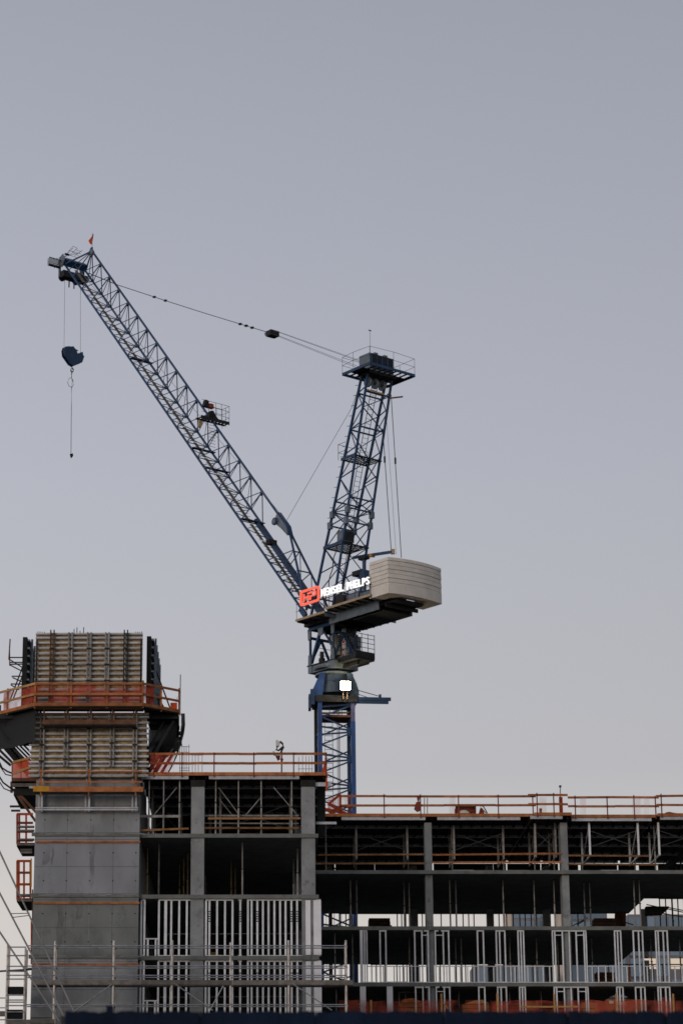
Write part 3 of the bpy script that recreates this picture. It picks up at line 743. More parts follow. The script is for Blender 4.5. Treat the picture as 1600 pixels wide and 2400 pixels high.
# black debris net hanging from the right outer edge, sweeping inwards
def curtain(u, v):
    prof = [(433, 1672), (434, 1700), (428, 1735), (417, 1770), (405, 1795), (392, 1816)]
    k = v * (len(prof) - 1); i = min(int(k), len(prof) - 2); f = k - i
    px = prof[i][0] * (1 - f) + prof[i + 1][0] * f; py = prof[i][1] * (1 - f) + prof[i + 1][1] * f
    p = at(px, py, SR.y)
    w = (1 - v * .8)
    return Vector((p.x - u * .25 * w + wav(v * 4 + u, .03), SR.y + u * 1.6 * w, p.z + .35 * u * w))
dn = sheet('net_and_underside_sheet', curtain, 8, 16, 'dark_net')
tag(dn, 'black debris net sweeping down from the right corner of the core platform', 'net')
# second black sheet closing the outer end of the right side deck
dn2 = sheet('net_and_underside_sheet', lambda u, v: SR.lerp(BR, u) + Vector((-.12 * v, 0, -.12 - (1.0 + .25 * u) * v + wav(u * 5, .05) * v)), 14, 6, 'dark_net')
tag(dn2, 'black sheet hung under the right side deck of the core platform', 'net')
dn3 = sheet('net_and_underside_sheet', lambda u, v: pz(348, 1700).lerp(SR, u) + Vector((0, .45, -.12 - (1.75 + wav(u * 6, .08)) * v)), 14, 6, 'dark_net')  # added sheet, its black stands in for the dark deck underside
tag(dn3, 'black sheet added as the dark underside of the right side deck', 'net')
dn4 = sheet('net_and_underside_sheet', lambda u, v: SL.lerp(FL, u) + Vector((0, .5, -.12 - (1.6 + wav(u * 6, .05)) * v)), 14, 6, 'dark_net')  # same on the left: sheet added in place of the dark underside
tag(dn4, 'black sheet added as the dark underside of the left side deck', 'net')
# orange net caught on the guardrail below the right side deck
on = sheet('orange_netting', lambda u, v: at(352 + 58 * u * (1 - .25 * v), 1768 + 38 * v + (10 * u * v), YL - .1) + Vector((0, wav(u * 6 + v, .06), 0)), 10, 6, 'orange_net')
tag(on, 'thin orange net draped on the roof guardrail right of the core form', 'net')

# retracted side forms, seen edge on
def side_form(label, px, pyt, pyb, face, Y0=YCF + .5, Y1=YCF + 7.0, thick=.22, stay=True):
    X = at(px, 1550, Y0).x; zt_, zb_ = at(px, pyt, Y0).z, at(px, pyb, Y0).z
    t = thing('side_formwork', label, 'formwork', (X, Y0, zb_))
    blk('panel', (X - thick / 2, Y0, zb_), (X + thick / 2, Y1, zt_), 'form_dark', t)
    n = 9
    for k in range(n):
        zz = zb_ + .15 + (zt_ - zb_ - .3) * k / (n - 1)
        bar('waler', (X + thick / 2 + .07, Y0 + .05, zz), (X + thick / 2 + .07, Y1 - .1, zz), .13, .09, 'crane_grey', t)
    for k in range(5):
        yy = Y0 + .5 + k * 1.4
        bar('strongback', (X + thick / 2 + .20, yy, zb_), (X + thick / 2 + .20, yy, zt_), .10, .11, 'crane_grey', t, up=Vector((0, 1, 0)))
    return t, X
sf, X = side_form('dark side wall form standing off the core on its right', 349, 1491, 1655, 1)
for k, (pa, pb) in enumerate((((364, 1566), (399, 1660)), ((366, 1625), (384, 1658)), ((362, 1600), (374, 1655)))):
    bar('push_pull_prop', at(*pa, YCF + 1.2 + k), at(*pb, YCF + 1.2 + k), .07, .07, 'steel_dark', sf)
sf, X = side_form('dark side wall form standing off the core on its left', 58, 1493, 1655, 1)
for k, (pa, pb) in enumerate((((53, 1565), (24, 1642)), ((55, 1580), (31, 1640)))):
    bar('push_pull_prop', at(*pa, YCF + .8 + k), at(*pb, YCF + .8 + k), .06, .06, 'steel_dark', sf)
# bracket walkways on the left side form
bk = thing('bracket_walkway', 'thin bracket walkway with upright brown boards left of the left side form', 'walkway', at(38, 1560, YCF + .7))
yb_ = YCF + .7
for (a, b) in (((22, 1541), (54, 1541)), ((23, 1552.5), (54, 1552.5)), ((23, 1557), (54, 1556.5)), ((28, 1585), (55, 1585)), ((26, 1603), (55, 1603.5)), ((24, 1546), (54, 1565)), ((25, 1559), (54, 1574)), ((30, 1588), (55, 1599)), ((26, 1605), (46, 1617))):
    bar('bracket', at(*a, yb_), at(*b, yb_), .06, .05, 'steel_dark', bk)
bar('guard_board', at(24.5, 1498, yb_), at(21.5, 1546, yb_), .05, .12, 'timber_dark', bk, up=Vector((0, 1, 0)))
bar('guard_board', at(23, 1515, yb_ + .1), at(23.5, 1560, yb_ + .1), .05, .1, 'timber', bk, up=Vector((0, 1, 0)))
# ------------------------------------------------------------------ landings on the left flank of the core
YS = YCF + .4
def q4(a, b, Y): return at(*a, Y), at(*b, Y)
ld_ = thing('side_landing', 'upper left landing with orange net and timber rails beside the lower form', 'landing', at(50, 1828, YS))
zz = at(50, 1827, YS).z
x0, x1 = at(28, 1827, YS).x, XC0 - .02
blk('deck', (x0, YS, zz - .1), (x1, YS + 4, zz), 'timber_dark', ld_)
for a, b in (((30, 1787), (72, 1776)), ((30, 1813), (72, 1798))):
    bar('rail', at(*a, YS - .05), at(*b, YS - .05), .05, .11, 'timber_pale', ld_)
bar('edge_board', at(28, 1827, YS - .04), at(85, 1827, YS - .04), .04, .16, 'timber_dark', ld_)
sheet('netting', lambda u, v: at(29 + 43 * u, 1825 - (40 + 8 * u) * v, YS - .02) + Vector((0, wav(u * 5 + v, .04), 0)), 8, 5, 'orange_net_dense', ld_)
for px in (29, 50, 71): bar('post', at(px, 1830, YS), at(px, 1784, YS), .05, .05, 'orange_paint', ld_, up=Vector((0, 1, 0)))
for (a, b) in (((30, 1850), (46, 1862)), ((45, 1860), (86, 1905)), ((32, 1850), (84, 1925)), ((28, 1832), (28, 1858))):
    bar('bracket', at(*a, YS + .3), at(*b, YS + .3), .1, .12, 'timber_dark', ld_)
blk('ledger', (at(28, 1840, YS).x, YS - .02, at(28, 1844, YS).z), (at(86, 1840, YS).x, YS + .1, at(28, 1836, YS).z), 'plank_grey', ld_)
blk('ledger', (at(70, 1848, YS).x, YS - .3, at(70, 1850, YS).z), (at(86, 1848, YS).x, YS - .12, at(70, 1845, YS).z), 'aluminium', ld_)
blk('soffit', (at(32, 1850, YS).x, YS + .2, at(50, 1862, YS).z), (XC0 - .03, YS + 4, at(50, 1846, YS).z), 'form_dark', ld_)
# sagging hose and net bundles at the far left
for k, prof in enumerate(([(-20, 1740), (-6, 1775), (6, 1800), (18, 1808), (28, 1812)], [(-20, 1775), (-4, 1815), (8, 1834), (20, 1843), (27, 1848)], [(-20, 1755), (0, 1795), (14, 1815), (27, 1818)], [(-20, 1800), (-2, 1830), (10, 1848), (27, 1855)])):
    pts = [at(px, py, YS + .1 + .1 * k) for px, py in prof]
    o = tube('sagging_cable', pts, .045 if k < 2 else .03, 'steel_dark')
    tag(o, ['thick black cable sagging to the upper left landing', 'thick black cable sagging under the upper left landing', 'thin black cable between the two thick sagging ones', 'lowest thin black cable sagging at the left edge'][k], 'cable')
for (a, b, lab) in (((-10, 1748), (30, 1788), 'upper black strut running down to the left landing'), ((-10, 1764), (26, 1794), 'lower black strut running down to the left landing')):
    tag(bar('raking_strut', at(*a, YS + .6), at(*b, YS + .6), .09, .12, 'steel_dark'), lab, 'strut')
def landing(label, py_top, py_bot, pxl, pxr, cells, planks):
    t = thing('side_landing', label, 'landing', at((pxl + pxr) / 2, py_bot, YS))
    blk('deck', (at(pxl, py_bot, YS).x, YS, at(50, py_bot, YS).z), (XC0 - .05, YS + 3, at(50, py_bot - 9, YS).z), 'form_dark', t)
    for px in cells:
        bar('post', at(px, py_bot - 6, YS), at(px, py_top, YS), .09, .07, 'orange_paint', t, up=Vector((0, 1, 0)))
    for k in range(4):
        py = py_top + (py_bot - 14 - py_top) * k / 3
        bar('rail', at(pxl, py, YS - .04), at(pxr, py, YS - .04), .05, .11, 'orange_paint' if k != 1 else 'rust_post', t)
    for py in planks:
        bar('plank', at(pxl, py, YS - .06), at(pxr + 3, py, YS - .06), .2, .09, 'plank_grey', t)
    return t
landing('orange railed landing high on the left flank of the core', 1908, 1984, 40, 78, (41, 46, 62), (1938, 1947, 1968, 1980))
landing('orange railed landing with open white gaps lower on the left flank', 2018, 2114, 40, 74, (41, 45, 57, 72), (2098, 2111))
tag(bar('guard_board', at(74, 2012, YS - .1), at(74, 2078, YS - .1), .05, .10, 'yellow_paint', None, up=Vector((0, 1, 0))), 'upright yellow board at the core edge beside the lower landing', 'board')
for k, (px, py0, py1, m) in enumerate(((77, 2085, 2400, 'timber_dark'), (74, 2160, 2260, 'orange_paint'), (76, 2300, 2390, 'orange_solid'))):
    tag(bar('edge_strip', at(px, py0, YS - .02 - .05 * k), at(px, py1, YS - .02 - .05 * k), .05, .14, m, None, up=Vector((0, 1, 0))),
        ['long dark board up the left core edge', 'orange netted strip up the left core edge', 'bright orange strip low on the left core edge'][k], 'board')
for k, py in enumerate((1890, 1900)):
    tag(bar('beam_end', at(24 + 3 * k, py, YS), at(48, py, YS), .1, .09, 'steel_dark'), ['upper dark beam end sticking out left of the core', 'lower dark beam end sticking out left of the core'][k], 'beam')
for k, py in enumerate((1992, 1998)):
    tag(bar('beam_end', at(49, py, YS), at(76, py, YS), .1, .09, 'plank_grey'), ['upper grey plank end between the two left landings', 'lower grey plank end between the two left landings'][k], 'plank')

# ------------------------------------------------------------------ things on the near roof
wl = thing('work_light_stand', 'unlit work light stand with pale heads behind the near roof guardrail', 'work light', at(659, 1812, YL + .5))
yw = YL + .5
rod('pole', at(660, 1813, yw), at(660, 1750, yw), .035, 'rust_post', wl)
prism('lamp_head', [at(646, 1735, yw), at(650, 1734, yw), at(657, 1739, yw), at(654, 1748, yw), at(647, 1748, yw)], (0, .25, 0), 'lamp_white', wl)
prism('lamp_head', [at(639, 1760, yw), at(644, 1761, yw), at(646, 1769, yw), at(641, 1769, yw)], (0, .2, 0), 'lamp_white', wl)
tube('bracket', [at(656, 1738, yw), at(662, 1743, yw), at(664, 1751, yw), at(660, 1759, yw), at(658, 1767, yw)], .055, 'steel_dark', wl)
tube('bracket', [at(650, 1751, yw), at(647, 1757, yw), at(653, 1759, yw), at(660, 1753, yw)], .05, 'steel_dark', wl)
prism('bag', [at(645, 1770, yw), at(657, 1770, yw), at(656, 1779, yw), at(651, 1782, yw)], (0, .15, 0), 'brick_red', wl)
prism('clamp', [at(657, 1777, yw - .05), at(664, 1778, yw - .05), at(662, 1785, yw - .05), at(658, 1784, yw - .05)], (0, .12, 0), 'rust_post', wl)
blk('foot', at(655, 1813, yw + .2) , at(669, 1809, yw) + Vector((0, .3, 0)), 'rust_post', wl)
def rebar_cage(label, pxs, pyt, pyb, Y, hoops, m='rope_pale'):
    t = thing('rebar_cage', label, 'rebar', at(pxs[0], pyb, Y))
    for i, px in enumerate(pxs):
        rod('bar', at(px, pyb, Y + (i % 2) * .4), at(px, pyt + random.uniform(-2, 3), Y + (i % 2) * .4), .014, m, t, 6)
    for py in hoops:
        bar('hoop', at(pxs[0] - 2, py, Y - .01), at(pxs[-1] + 2, py, Y - .01), .02, .02, m, t)
rebar_cage('tall rebar cage on the near roof beside the core platform', [422, 427, 432, 437, 443], 1746, 1812, YL + .6, [1750, 1763, 1800, 1806])
rebar_cage('short rebar cage on the near roof right of the tall one', [451, 458, 465, 474], 1768, 1812, YL + .6, [1770, 1791])
rebar_cage('faint row of rebar on the near roof by the crane mast', [700, 709, 717, 724, 731], 1772, 1812, YL + .8, [1802])
# orange net at the right end of the near roof
on = sheet('orange_netting', lambda u, v: at(766 - (14 - 12 * v) * u, 1817 - 48 * v, YL + .02) + Vector((0, wav(u * 5 + v * 3, .05), 0)), 6, 8, 'orange_solid')
tag(on, 'bright orange net tied at the right end of the near roof guardrail', 'net')
on = sheet('orange_netting', lambda u, v: at(763 + 4 * u, 1852 - 30 * v, YL + .2) + Vector((0, wav(v * 5, .04), 0)), 3, 6, 'orange_solid')
tag(on, 'orange net scrap hanging below the right end of the near roof', 'net')
# near wing return: dark hanging sheet of the deck form on the right end
on = blk('end_sheet', (at(743, 1900, YL + 1).x, YL + 1.0, L3 + .05), (at(762, 1900, YL + 1).x, YL + 1.06, ROOF - .3), 'form_dark')
tag(on, 'dark plywood sheet closing the right end of the top near storey', 'sheet')

# ------------------------------------------------------------------ things on the far roof
Y2 = YR + .3
on = sheet('orange_netting', lambda u, v: at(768 + 55 * u, 1908 - (42 - 10 * u * (1 - v)) * v, YR - .02) + Vector((0, wav(u * 5 + v * 3, .06), 0)), 8, 6, 'orange_net')
tag(on, 'orange net on the far roof edge in front of the crane mast', 'net')
lx = thing('barrier', 'orange barrier frame leaning at the foot of the crane mast', 'barrier', at(790, 1910, YR + .1))
for a, b in (((797, 1908), (797, 1862)), ((797, 1862), (770, 1884)), ((768, 1884), (812, 1907)), ((772, 1906), (800, 1888)), ((797, 1890), (826, 1890)), ((762, 1896), (800, 1904))):
    bar('rail', at(*a, YR + .1), at(*b, YR + .1), .05, .13, 'orange_paint', lx)
bag = thing('tool_bag', 'dark red tool bag hung on the far roof guardrail post', 'bag', at(979, 1901, YR - .12))
yb2 = YR - .2
prism('body', [at(*zE(x_, y_), yb2) for x_, y_ in ((800, 272), (832, 268), (840, 300), (835, 335), (812, 348), (785, 325), (790, 305))], (0, .22, 0), 'rust_post', bag)
prism('strap', [at(*zE(x_, y_), yb2 + .05) for x_, y_ in ((806, 218), (830, 220), (828, 248), (822, 270), (814, 270), (808, 248))], (0, .08, 0), 'rust_post', bag)
cr = thing('crate', 'low reddish crate lying behind the far roof guardrail', 'crate', at(1090, 1908, Y2))
a, b = at(*zE(1114, 365), Y2), at(*zE(1278, 303), Y2)
n = 6
for k in range(n):
    blk('slat', (a.x, Y2, a.z + (b.z - a.z) * k / n), (b.x, Y2 + .03, a.z + (b.z - a.z) * (k + .86) / n), 'brick_red', cr)
blk('box', (a.x + .02, Y2 + .032, a.z), (b.x - .02, Y2 + .9, b.z - .05), 'rust_post', cr)
sk = mesh('sack', *(lambda c, rx, rz: ([Vector((c.x + rx * math.cos(t) * math.cos(p), c.y + .2 * math.sin(t) * math.cos(p), c.z + rz * math.sin(p))) for p in [i * math.pi / 10 for i in range(6)] for t in [j * math.pi / 5 for j in range(10)]],
          [(i * 10 + j, i * 10 + (j + 1) % 10, (i + 1) * 10 + (j + 1) % 10, (i + 1) * 10 + j) for i in range(5) for j in range(10)]))(at(*zE(1180, 366), YR + .1), .32, .2), 'facade_cream', None, True)
tag(sk, 'small pale sack in front of the reddish crate', 'sack')
mc = thing('compactor', 'small dark machine with bent handle beside the reddish crate', 'machine', at(1128, 1908, Y2))
prism('engine', [at(*zE(x_, y_), Y2) for x_, y_ in ((1300, 365), (1345, 365), (1340, 340), (1330, 322), (1312, 320), (1306, 345))], (0, .35, 0), 'rust_post', mc)
tube('handle', [at(*zE(x_, y_), Y2 + .1) for x_, y_ in ((1322, 325), (1308, 303), (1335, 306), (1350, 330), (1368, 362))], .03, 'steel_dark', mc)
tube('handle', [at(*zE(x_, y_), Y2 + .2) for x_, y_ in ((1318, 345), (1340, 340), (1358, 362))], .025, 'steel_dark', mc)
st2 = thing('marker_pole', 'slim pole with a small box head on the far roof by the right column', 'pole', at(1311, 1908, Y2))
rod('pole', at(*zF(543, 385), Y2), at(*zF(541, 160), Y2), .03, 'shore_steel', st2)
blk('head', at(*zF(533, 158), Y2), at(*zF(551, 144), Y2) + Vector((0, .15, 0)), 'steel_dark', st2)
blk('sleeve', at(*zF(535, 380), Y2 - .1), at(*zF(560, 240), Y2 - .1) + Vector((0, .05, 0)), 'orange_paint', st2)
tag(rod('orange_canister', at(*zF(377, 376), Y2), at(*zF(377, 338), Y2), .075, 'orange_paint'), 'small orange canister standing on the far roof', 'canister')
for k, (px0, px1) in enumerate(((1052, 1066), (1262, 1280), (1358, 1372), (1480, 1500), (1508, 1520))):
    o = sheet('safety_net', lambda u, v: at(px0 + (px1 - px0) * u, 1908 - 40 * v, YR + .1) + Vector((0, wav(u * 4 + v * 3 + k, .04), 0)), 4, 6, 'pink_net')
    tag(o, 'faint pink see-through net strip on the far roof rail, %s from the left' % ORD[k], 'net', 'pink net strips on the far roof')
tp = prism('tarp_heap', [at(*zF(x_, y_), YR + .2) for x_, y_ in ((1405, 385), (1420, 372), (1450, 365), (1480, 372), (1520, 378), (1545, 385))], (0, .8, 0), 'brick_red')
tag(tp, 'low reddish tarpaulin heap on the far roof at the right edge', 'tarpaulin')
for k, px in enumerate((994, 1001)):
    tag(rod('rebar', at(px, 1908, YR + .6), at(px, 1870, YR + .6), .02, 'rust_post'), ['left', 'right'][k] + ' of two rusty bars rising above the middle far column', 'rebar')

# ------------------------------------------------------------------ stacks in the open storeys
def stack(label, zf, x0, x1, y0, y1, Y, D, m, n=6, name='timber_stack', cat='stack', zb=None):
    a, b = at(*zf(x0, y0), Y), at(*zf(x1, y1), Y)
    base = zb if zb is not None else a.z
    t = thing(name, label, cat, ((a.x + b.x) / 2, Y, base))
    h = (b.z - base) / n
    for k in range(n):
        j = random.uniform(-.05, .05)
        blk('board', (a.x + j + k * .01, Y + random.uniform(0, .05), base + k * h), (b.x + j - k * .01, Y + D, base + (k + .88) * h), m, t)
    return t
stack('dark lumber stack in the second storey left of the middle far column', zE, 420, 610, 1275, 1195, 141.0, 1.2, 'brown_wrap', 9, zb=L2)
stack('dark lumber stack in the second storey right of the right far column', zF, 815, 1025, 1325, 1250, 141.0, 1.2, 'brown_wrap', 9, zb=L2)
on = sheet('tarp', lambda u, v: at(*zF(995 + 95 * u, 1330 - 130 * v), 143.0) + Vector((0, wav(u * 6 + v * 2, .1), 0)), 8, 6, 'timber_dark'); tag(on, 'brown tarpaulin hanging in the second storey beside the dark stack', 'tarpaulin')
on = prism('folded_canopy', [at(*zF(x_, y_), 139.5) for x_, y_ in ((1258, 1155), (1450, 1155), (1440, 1180), (1395, 1220), (1258, 1225))], (0, .6, 0), 'form_dark'); tag(on, 'dark overhang with slanted end in the bright opening at far right', 'canopy')
for k, (a, b) in enumerate((((1260, 1140), (1568, 1205)), ((1440, 1165), (1568, 1190)), ((1400, 1215), (1568, 1245)), ((640, 1320), (770, 1250)), ((1020, 1270), (1150, 1310)), ((680, 1310), (750, 1270)))):
    o = bar('roof_strut', at(*zF(*a), 139.0), at(*zF(*b), 139.0), .05, .05, 'steel_dark'); tag(o, ['long cable sloping across the bright opening', 'short cable under it', 'lowest cable of the bright opening', 'raking strut right of the right far column', 'raking strut right of the dark stack', 'short strut crossing the raking one'][k], 'strut')
stack('dark heap of material low in the third storey, left part', zE, 570, 735, 1728, 1700, 140.0, .8, 'steel_dark', 3, zb=L1)
stack('small dark heap in the third storey near the white casing', zE, 400, 470, 1728, 1702, 140.0, .8, 'steel_dark', 3, zb=L1)
stack('rusty heap low in the third storey right of the right far column', zF, 840, 1000, 1800, 1700, 140, 1.0, 'timber_dark', 5, zb=L1)
tag(bar('orange_post', at(*zF(1118, 1800), 138), at(*zF(1118, 1640), 138), .1, .1, 'timber', None, up=Vector((0, 1, 0))), 'upright orange-brown post in the third storey far right', 'post')
# staircase underside in the top right corner
stt = thing('staircase', 'dark steel staircase slanting up at the right picture edge', 'stairs', at(1570, 2040, 141))
for dx in (0, .9):
    bar('stringer', at(1545, 2042, 141.0) + Vector((0, dx, 0)), at(1640, 1972, 141.0) + Vector((0, dx, 0)), .08, .30, 'steel_dark', stt)
for k in range(9):
    p = at(1545 + 95 * k / 9, 2042 - 70 * k / 9, 141.0)
    blk('tread', (p.x - .15, 141.05, p.z - .03), (p.x + .15, 141.85, p.z + .03), 'steel_dark', stt)
for px in (1585, 1597):
    bar('hanger', at(px, 2040, 140.9), at(px - 6, 2008, 140.9), .08, .08, 'steel_dark', stt)

# bottom right: orange mesh barrier with posts, goods behind it
YM = YR - .66
zG = lambda x, y: (840 + x / 2.0632, 2310 + y / 2.0632)
mb = thing('mesh_fence', 'orange mesh fence with yellow posts along the lowest far storey', 'fence', (8, YM, L0))
a, b = at(*zG(0, 72), YM), at(*zG(1568, 72), YM)
sheet('netting', lambda u, v: Vector((a.x - 1 + (b.x - a.x + 6) * u, YM + wav(u * 40, .03), L0 + (a.z - L0 + wav(u * 23, .05)) * v)), 60, 4, 'orange_net_thin', mb)
for x_ in (400, 670, 945, 1245, 1520, 60):
    X = at(*zG(x_, 100), YM).x
    bar('post', (X, YM - .06, L0), (X, YM - .06, at(*zG(x_, 40 if x_ != 60 else 70), YM).z), .09, .06, 'timber_pale', mb, up=Vector((0, 1, 0)))
bar('rail', (at(*zG(780, 100), YM).x, YM - .05, at(*zG(780, 103), YM).z), (at(*zG(1060, 100), YM).x, YM - .05, at(*zG(780, 103), YM).z), .05, .09, 'timber_pale', mb)
bar('rail', at(*zG(408, 82), YM - .05), at(*zG(432, 112), YM - .05), .05, .08, 'timber_pale', mb)
YG = YR + 1.0
def goods(label, x0, x1, ytop, m, n, name='pallet_stack', D=1.0):
    A, B = at(*zG(x0, ytop), YG), at(*zG(x1, ytop), YG)
    t = thing(name, label, 'stack', ((A.x + B.x) / 2, YG, L0))
    h = (A.z - L0) / n
    for k in range(n):
        j = random.uniform(-.06, .06)
        blk('layer', (A.x + j, YG + random.uniform(0, .08), L0 + k * h + .002), (B.x + j, YG + D, L0 + (k + .9) * h), m, t)
    return t
gA = goods('heap of brown boards behind the mesh left of the yellow post', 195, 310, 82, 'timber', 8)
prism('loose_board', [at(*zG(x_, y_), YG - .05) for x_, y_ in ((205, 82), (215, 66), (262, 60), (300, 74), (305, 82))], (0, .5, 0), 'timber', gA)
gB = goods('dark red box with a white notice behind the first yellow post', 318, 455, 58, 'brick_red', 3)
blk('notice', at(*zG(327, 84), YG - .03), at(*zG(348, 71), YG - .03) + Vector((0, .02, 0)), 'white_paint', gB)
gC = goods('peaked heap of yellow boards between two yellow posts', 505, 632, 88, 'timber', 8)
prism('loose_board', [at(*zG(x_, y_), YG - .05) for x_, y_ in ((510, 88), (560, 72), (600, 68), (630, 86))], (0, .5, 0), 'timber_pale', gC)
goods('bundle of red bars right of the second yellow post', 660, 780, 82, 'brick_red', 12)
goods('brown box behind the mesh in the middle right', 806, 868, 70, 'timber', 4)
goods('low yellow timber heap behind the mesh', 1080, 1160, 78, 'timber_pale', 6)
gD = goods('big brown box with a white label under a pale sheet', 1195, 1390, 58, 'timber', 3)
blk('label_sheet', at(*zG(1210, 87), YG - .03), at(*zG(1231, 73), YG - .03) + Vector((0, .02, 0)), 'white_paint', gD)
prism('cover_sheet', [at(*zG(x_, y_), YG - .02) for x_, y_ in ((1212, 57), (1230, 48), (1262, 42), (1290, 50), (1300, 57))], (0, .9, 0), 'glass_blue', gD)
for (x_, x2_, y_) in ((1257, 1293, 84), (1257, 1293, 91)):
    blk('label_line', at(*zG(x_, y_ + 3), YG - .03), at(*zG(x2_, y_ - 2), YG - .03) + Vector((0, .02, 0)), 'facade_cream', gD)
goods('tall red cabinet behind the mesh at the far right', 1460, 1530, 45, 'brick_red', 2)
gE = goods('red drum rack behind the mesh left of the white casing', -10, 85, 76, 'brick_red', 6)
for (y_) in (90, 104):
    blk('label_line', at(*zG(0, y_ + 3), YG - .03), at(*zG(28, y_ - 3), YG - .03) + Vector((0, .02, 0)), 'facade_cream', gE)
tag(blk('lintel_pipe', at(*zG(190, 33), YR + 2), at(*zG(320, 30), YR + 2) + Vector((0, .08, 0)), 'shore_steel'), 'thin grey rail on props in the lowest far storey', 'rail')
# small things behind the near stud wall
tag(prism('orange_bin', [at(*zD(x_, y_), YL + 1.2) for x_, y_ in ((500, 520), (560, 520), (552, 500), (508, 498))], (0, .5, 0), 'yellow_paint'), 'orange tub on the floor behind the near stud wall', 'tub')
tag(prism('blue_bin', [at(*zD(x_, y_), YL + 1.0) for x_, y_ in ((690, 521), (716, 521), (716, 508), (692, 508))], (0, .3, 0), 'mast_blue'), 'small blue tub behind the lone stud of the near wall', 'tub')
for k, (a, b) in enumerate((((205, 375), (1135, 372)), ((160, 805), (1240, 800)))):
    tag(rod('string_line', at(*zD(*a), YL + .3), at(*zD(*b), YL + .3), .012, 'rope_pale', None, 6), ['thin pale line strung behind the upper near stud wall', 'thin pale line strung behind the lower near stud wall'][k], 'wire')

# ------------------------------------------------------------------ scaffold before the near wing
YSc = YL - 1.9
YSb = YSc + .75
sc = thing('scaffold', 'tube scaffold with grey planks standing before the core and near wing', 'scaffold', (at(400, 2300, YSc).x, YSc, 0))
post_px = [128, 266, 403, 540.4, 676.4, 811]
top = at(400, 2207, YSc).z
for px in post_px:
    X = at(px, 2300, YSc).x
    rod('post', (X, YSc, GZ), (X, YSc, top + random.uniform(-.05, .1)), .052, 'scaffold_pale', sc)
    X2 = at(px, 2300, YSc).x
    rod('post', (X2, YSb, GZ), (X2, YSb, top + random.uniform(-.1, .0)), .045, 'scaffold_pale', sc)
xl, xr = at(62, 2300, YSc).x, at(813, 2300, YSc).x
for py in (2217, 2264.5, 2286.5, 2355):
    z = at(400, py, YSc).z
    for k in range(len(post_px)):
        a_ = at(post_px[k - 1] if k else 62, 2300, YSc).x; b_ = at(post_px[k], 2300, YSc).x
        rod('ledger', (a_, YSc - .05, z), (b_, YSc - .05, z), .028, 'scaffold_steel', sc)
        rod('ledger', (a_, YSb + .05, z), (b_, YSb + .05, z), .028, 'scaffold_steel', sc)
    for px in post_px:
        X = at(px, 2300, YSc).x
        rod('transom', (X + .05, YSc - .1, z - .05), (X + .05, YSb + .1, z - .05), .025, 'scaffold_steel', sc)
zpk = at(400, 2303, YSc).z
for z in (zpk, zpk - 2.0):
    bx = [at(p, 2300, YSc).x for p in (78, 205, 330, 430, 545, 650, 760, 827)]
    for a_, b_ in zip(bx[:-1], bx[1:]):
        bar('toe_board', (a_, YSc - .09, z + random.uniform(-.01, .01)), (b_ - .01, YSc - .09, z + random.uniform(-.01, .01)), .04, .22, 'plank_grey', sc)
        for k in range(3):
            bar('plank', (a_, YSc + .08 + k * .24, z - .12), (b_ - .01, YSc + .08 + k * .24, z - .12), .22, .045, 'plank_grey', sc)
for (a_, b_) in ((zB(580, 2125), zB(895, 1900)), (zD(260, 712), zD(520, 895)), (zD(590, 728), zD(500, 895)), (zD(1060, 712), zD(1330, 895))):
    p, q = at(*a_, YSc - .12), at(*b_, YSc - .12)
    rod('diagonal', p, q, .028, 'scaffold_steel', sc)
# stair tower of the scaffold at the far left
stw = thing('scaffold_tower', 'narrow scaffold ladder tower at the lower left edge', 'scaffold', at(35, 2390, YSc))
for px, pt in ((17, 2212), (59, 2222)):
    for yy in (YSc, YSb):
        X = at(px, 2300, YSc).x
        rod('post', (X, yy, GZ), (X, yy, at(px, pt, YSc).z), .05, 'scaffold_pale', stw)
for py in (2220, 2240, 2265, 2277, 2286, 2295, 2332, 2344, 2349, 2357, 2372, 2390):
    z = at(30, py, YSc).z
    rod('rung', (at(16, 2300, YSc).x, YSc - .04, z), (at(60, 2300, YSc).x, YSc - .04, z), .03, 'scaffold_steel', stw)
for (y0, y1) in ((2312, 2330), (2366, 2386)):
    blk('landing', (at(19, 2300, YSc).x, YSc + .05, at(30, y1, YSc).z), (at(55, 2300, YSc).x, YSb - .05, at(30, y0, YSc).z), 'black_net', stw)
bar('plank', at(-10, 2277, YSc + .2), at(75, 2272, YSc + .2), .2, .06, 'steel_dark', stw)
bar('plank', at(-10, 2376, YSc + .2), at(16, 2376, YSc + .2), .3, .22, 'plank_grey', stw)
bar('plank', at(18, 2396, YSc - .1), at(128, 2394, YSc - .1), .2, .2, 'plank_grey', stw)
for py in (2339, 2362, 2390):
    rod('rung', at(-12, py, YSc), at(16, py, YSc), .025, 'scaffold_steel', stw)

# ------------------------------------------------------------------ guy wires from a pole left of the picture
YW = 108.0
pole_px = -62
gp = thing('guy_pole', 'tall steel pole left of the picture holding the guy wires', 'pole', (at(pole_px, 2100, YW).x, YW, 0))
rod('shaft', (at(pole_px, 2100, YW).x, YW, 0), (at(pole_px, 2100, YW).x, YW, at(pole_px, 1840, YW).z), .12, 'shore_steel', gp, 12)
for k, (y0, sl, lab) in enumerate(((1996, .4637, 'uppermost grey guy wire slanting down across the core corner'), (2093, .5215, 'middle grey guy wire slanting down across the scaffold'), (2184, .667, 'lowest grey guy wire at the lower left corner'))):
    ya = y0 + pole_px / sl
    p = at(pole_px, ya, YW)
    q = atz((3070 - y0) * sl, 3070, GZ + .02)
    d = (q - p)
    q2 = at((2990 - y0) * sl, 2990, YW)
    o = rod('guy_wire', p, q2, .038, 'rope_pale', None, 8); tag(o, lab, 'cable')
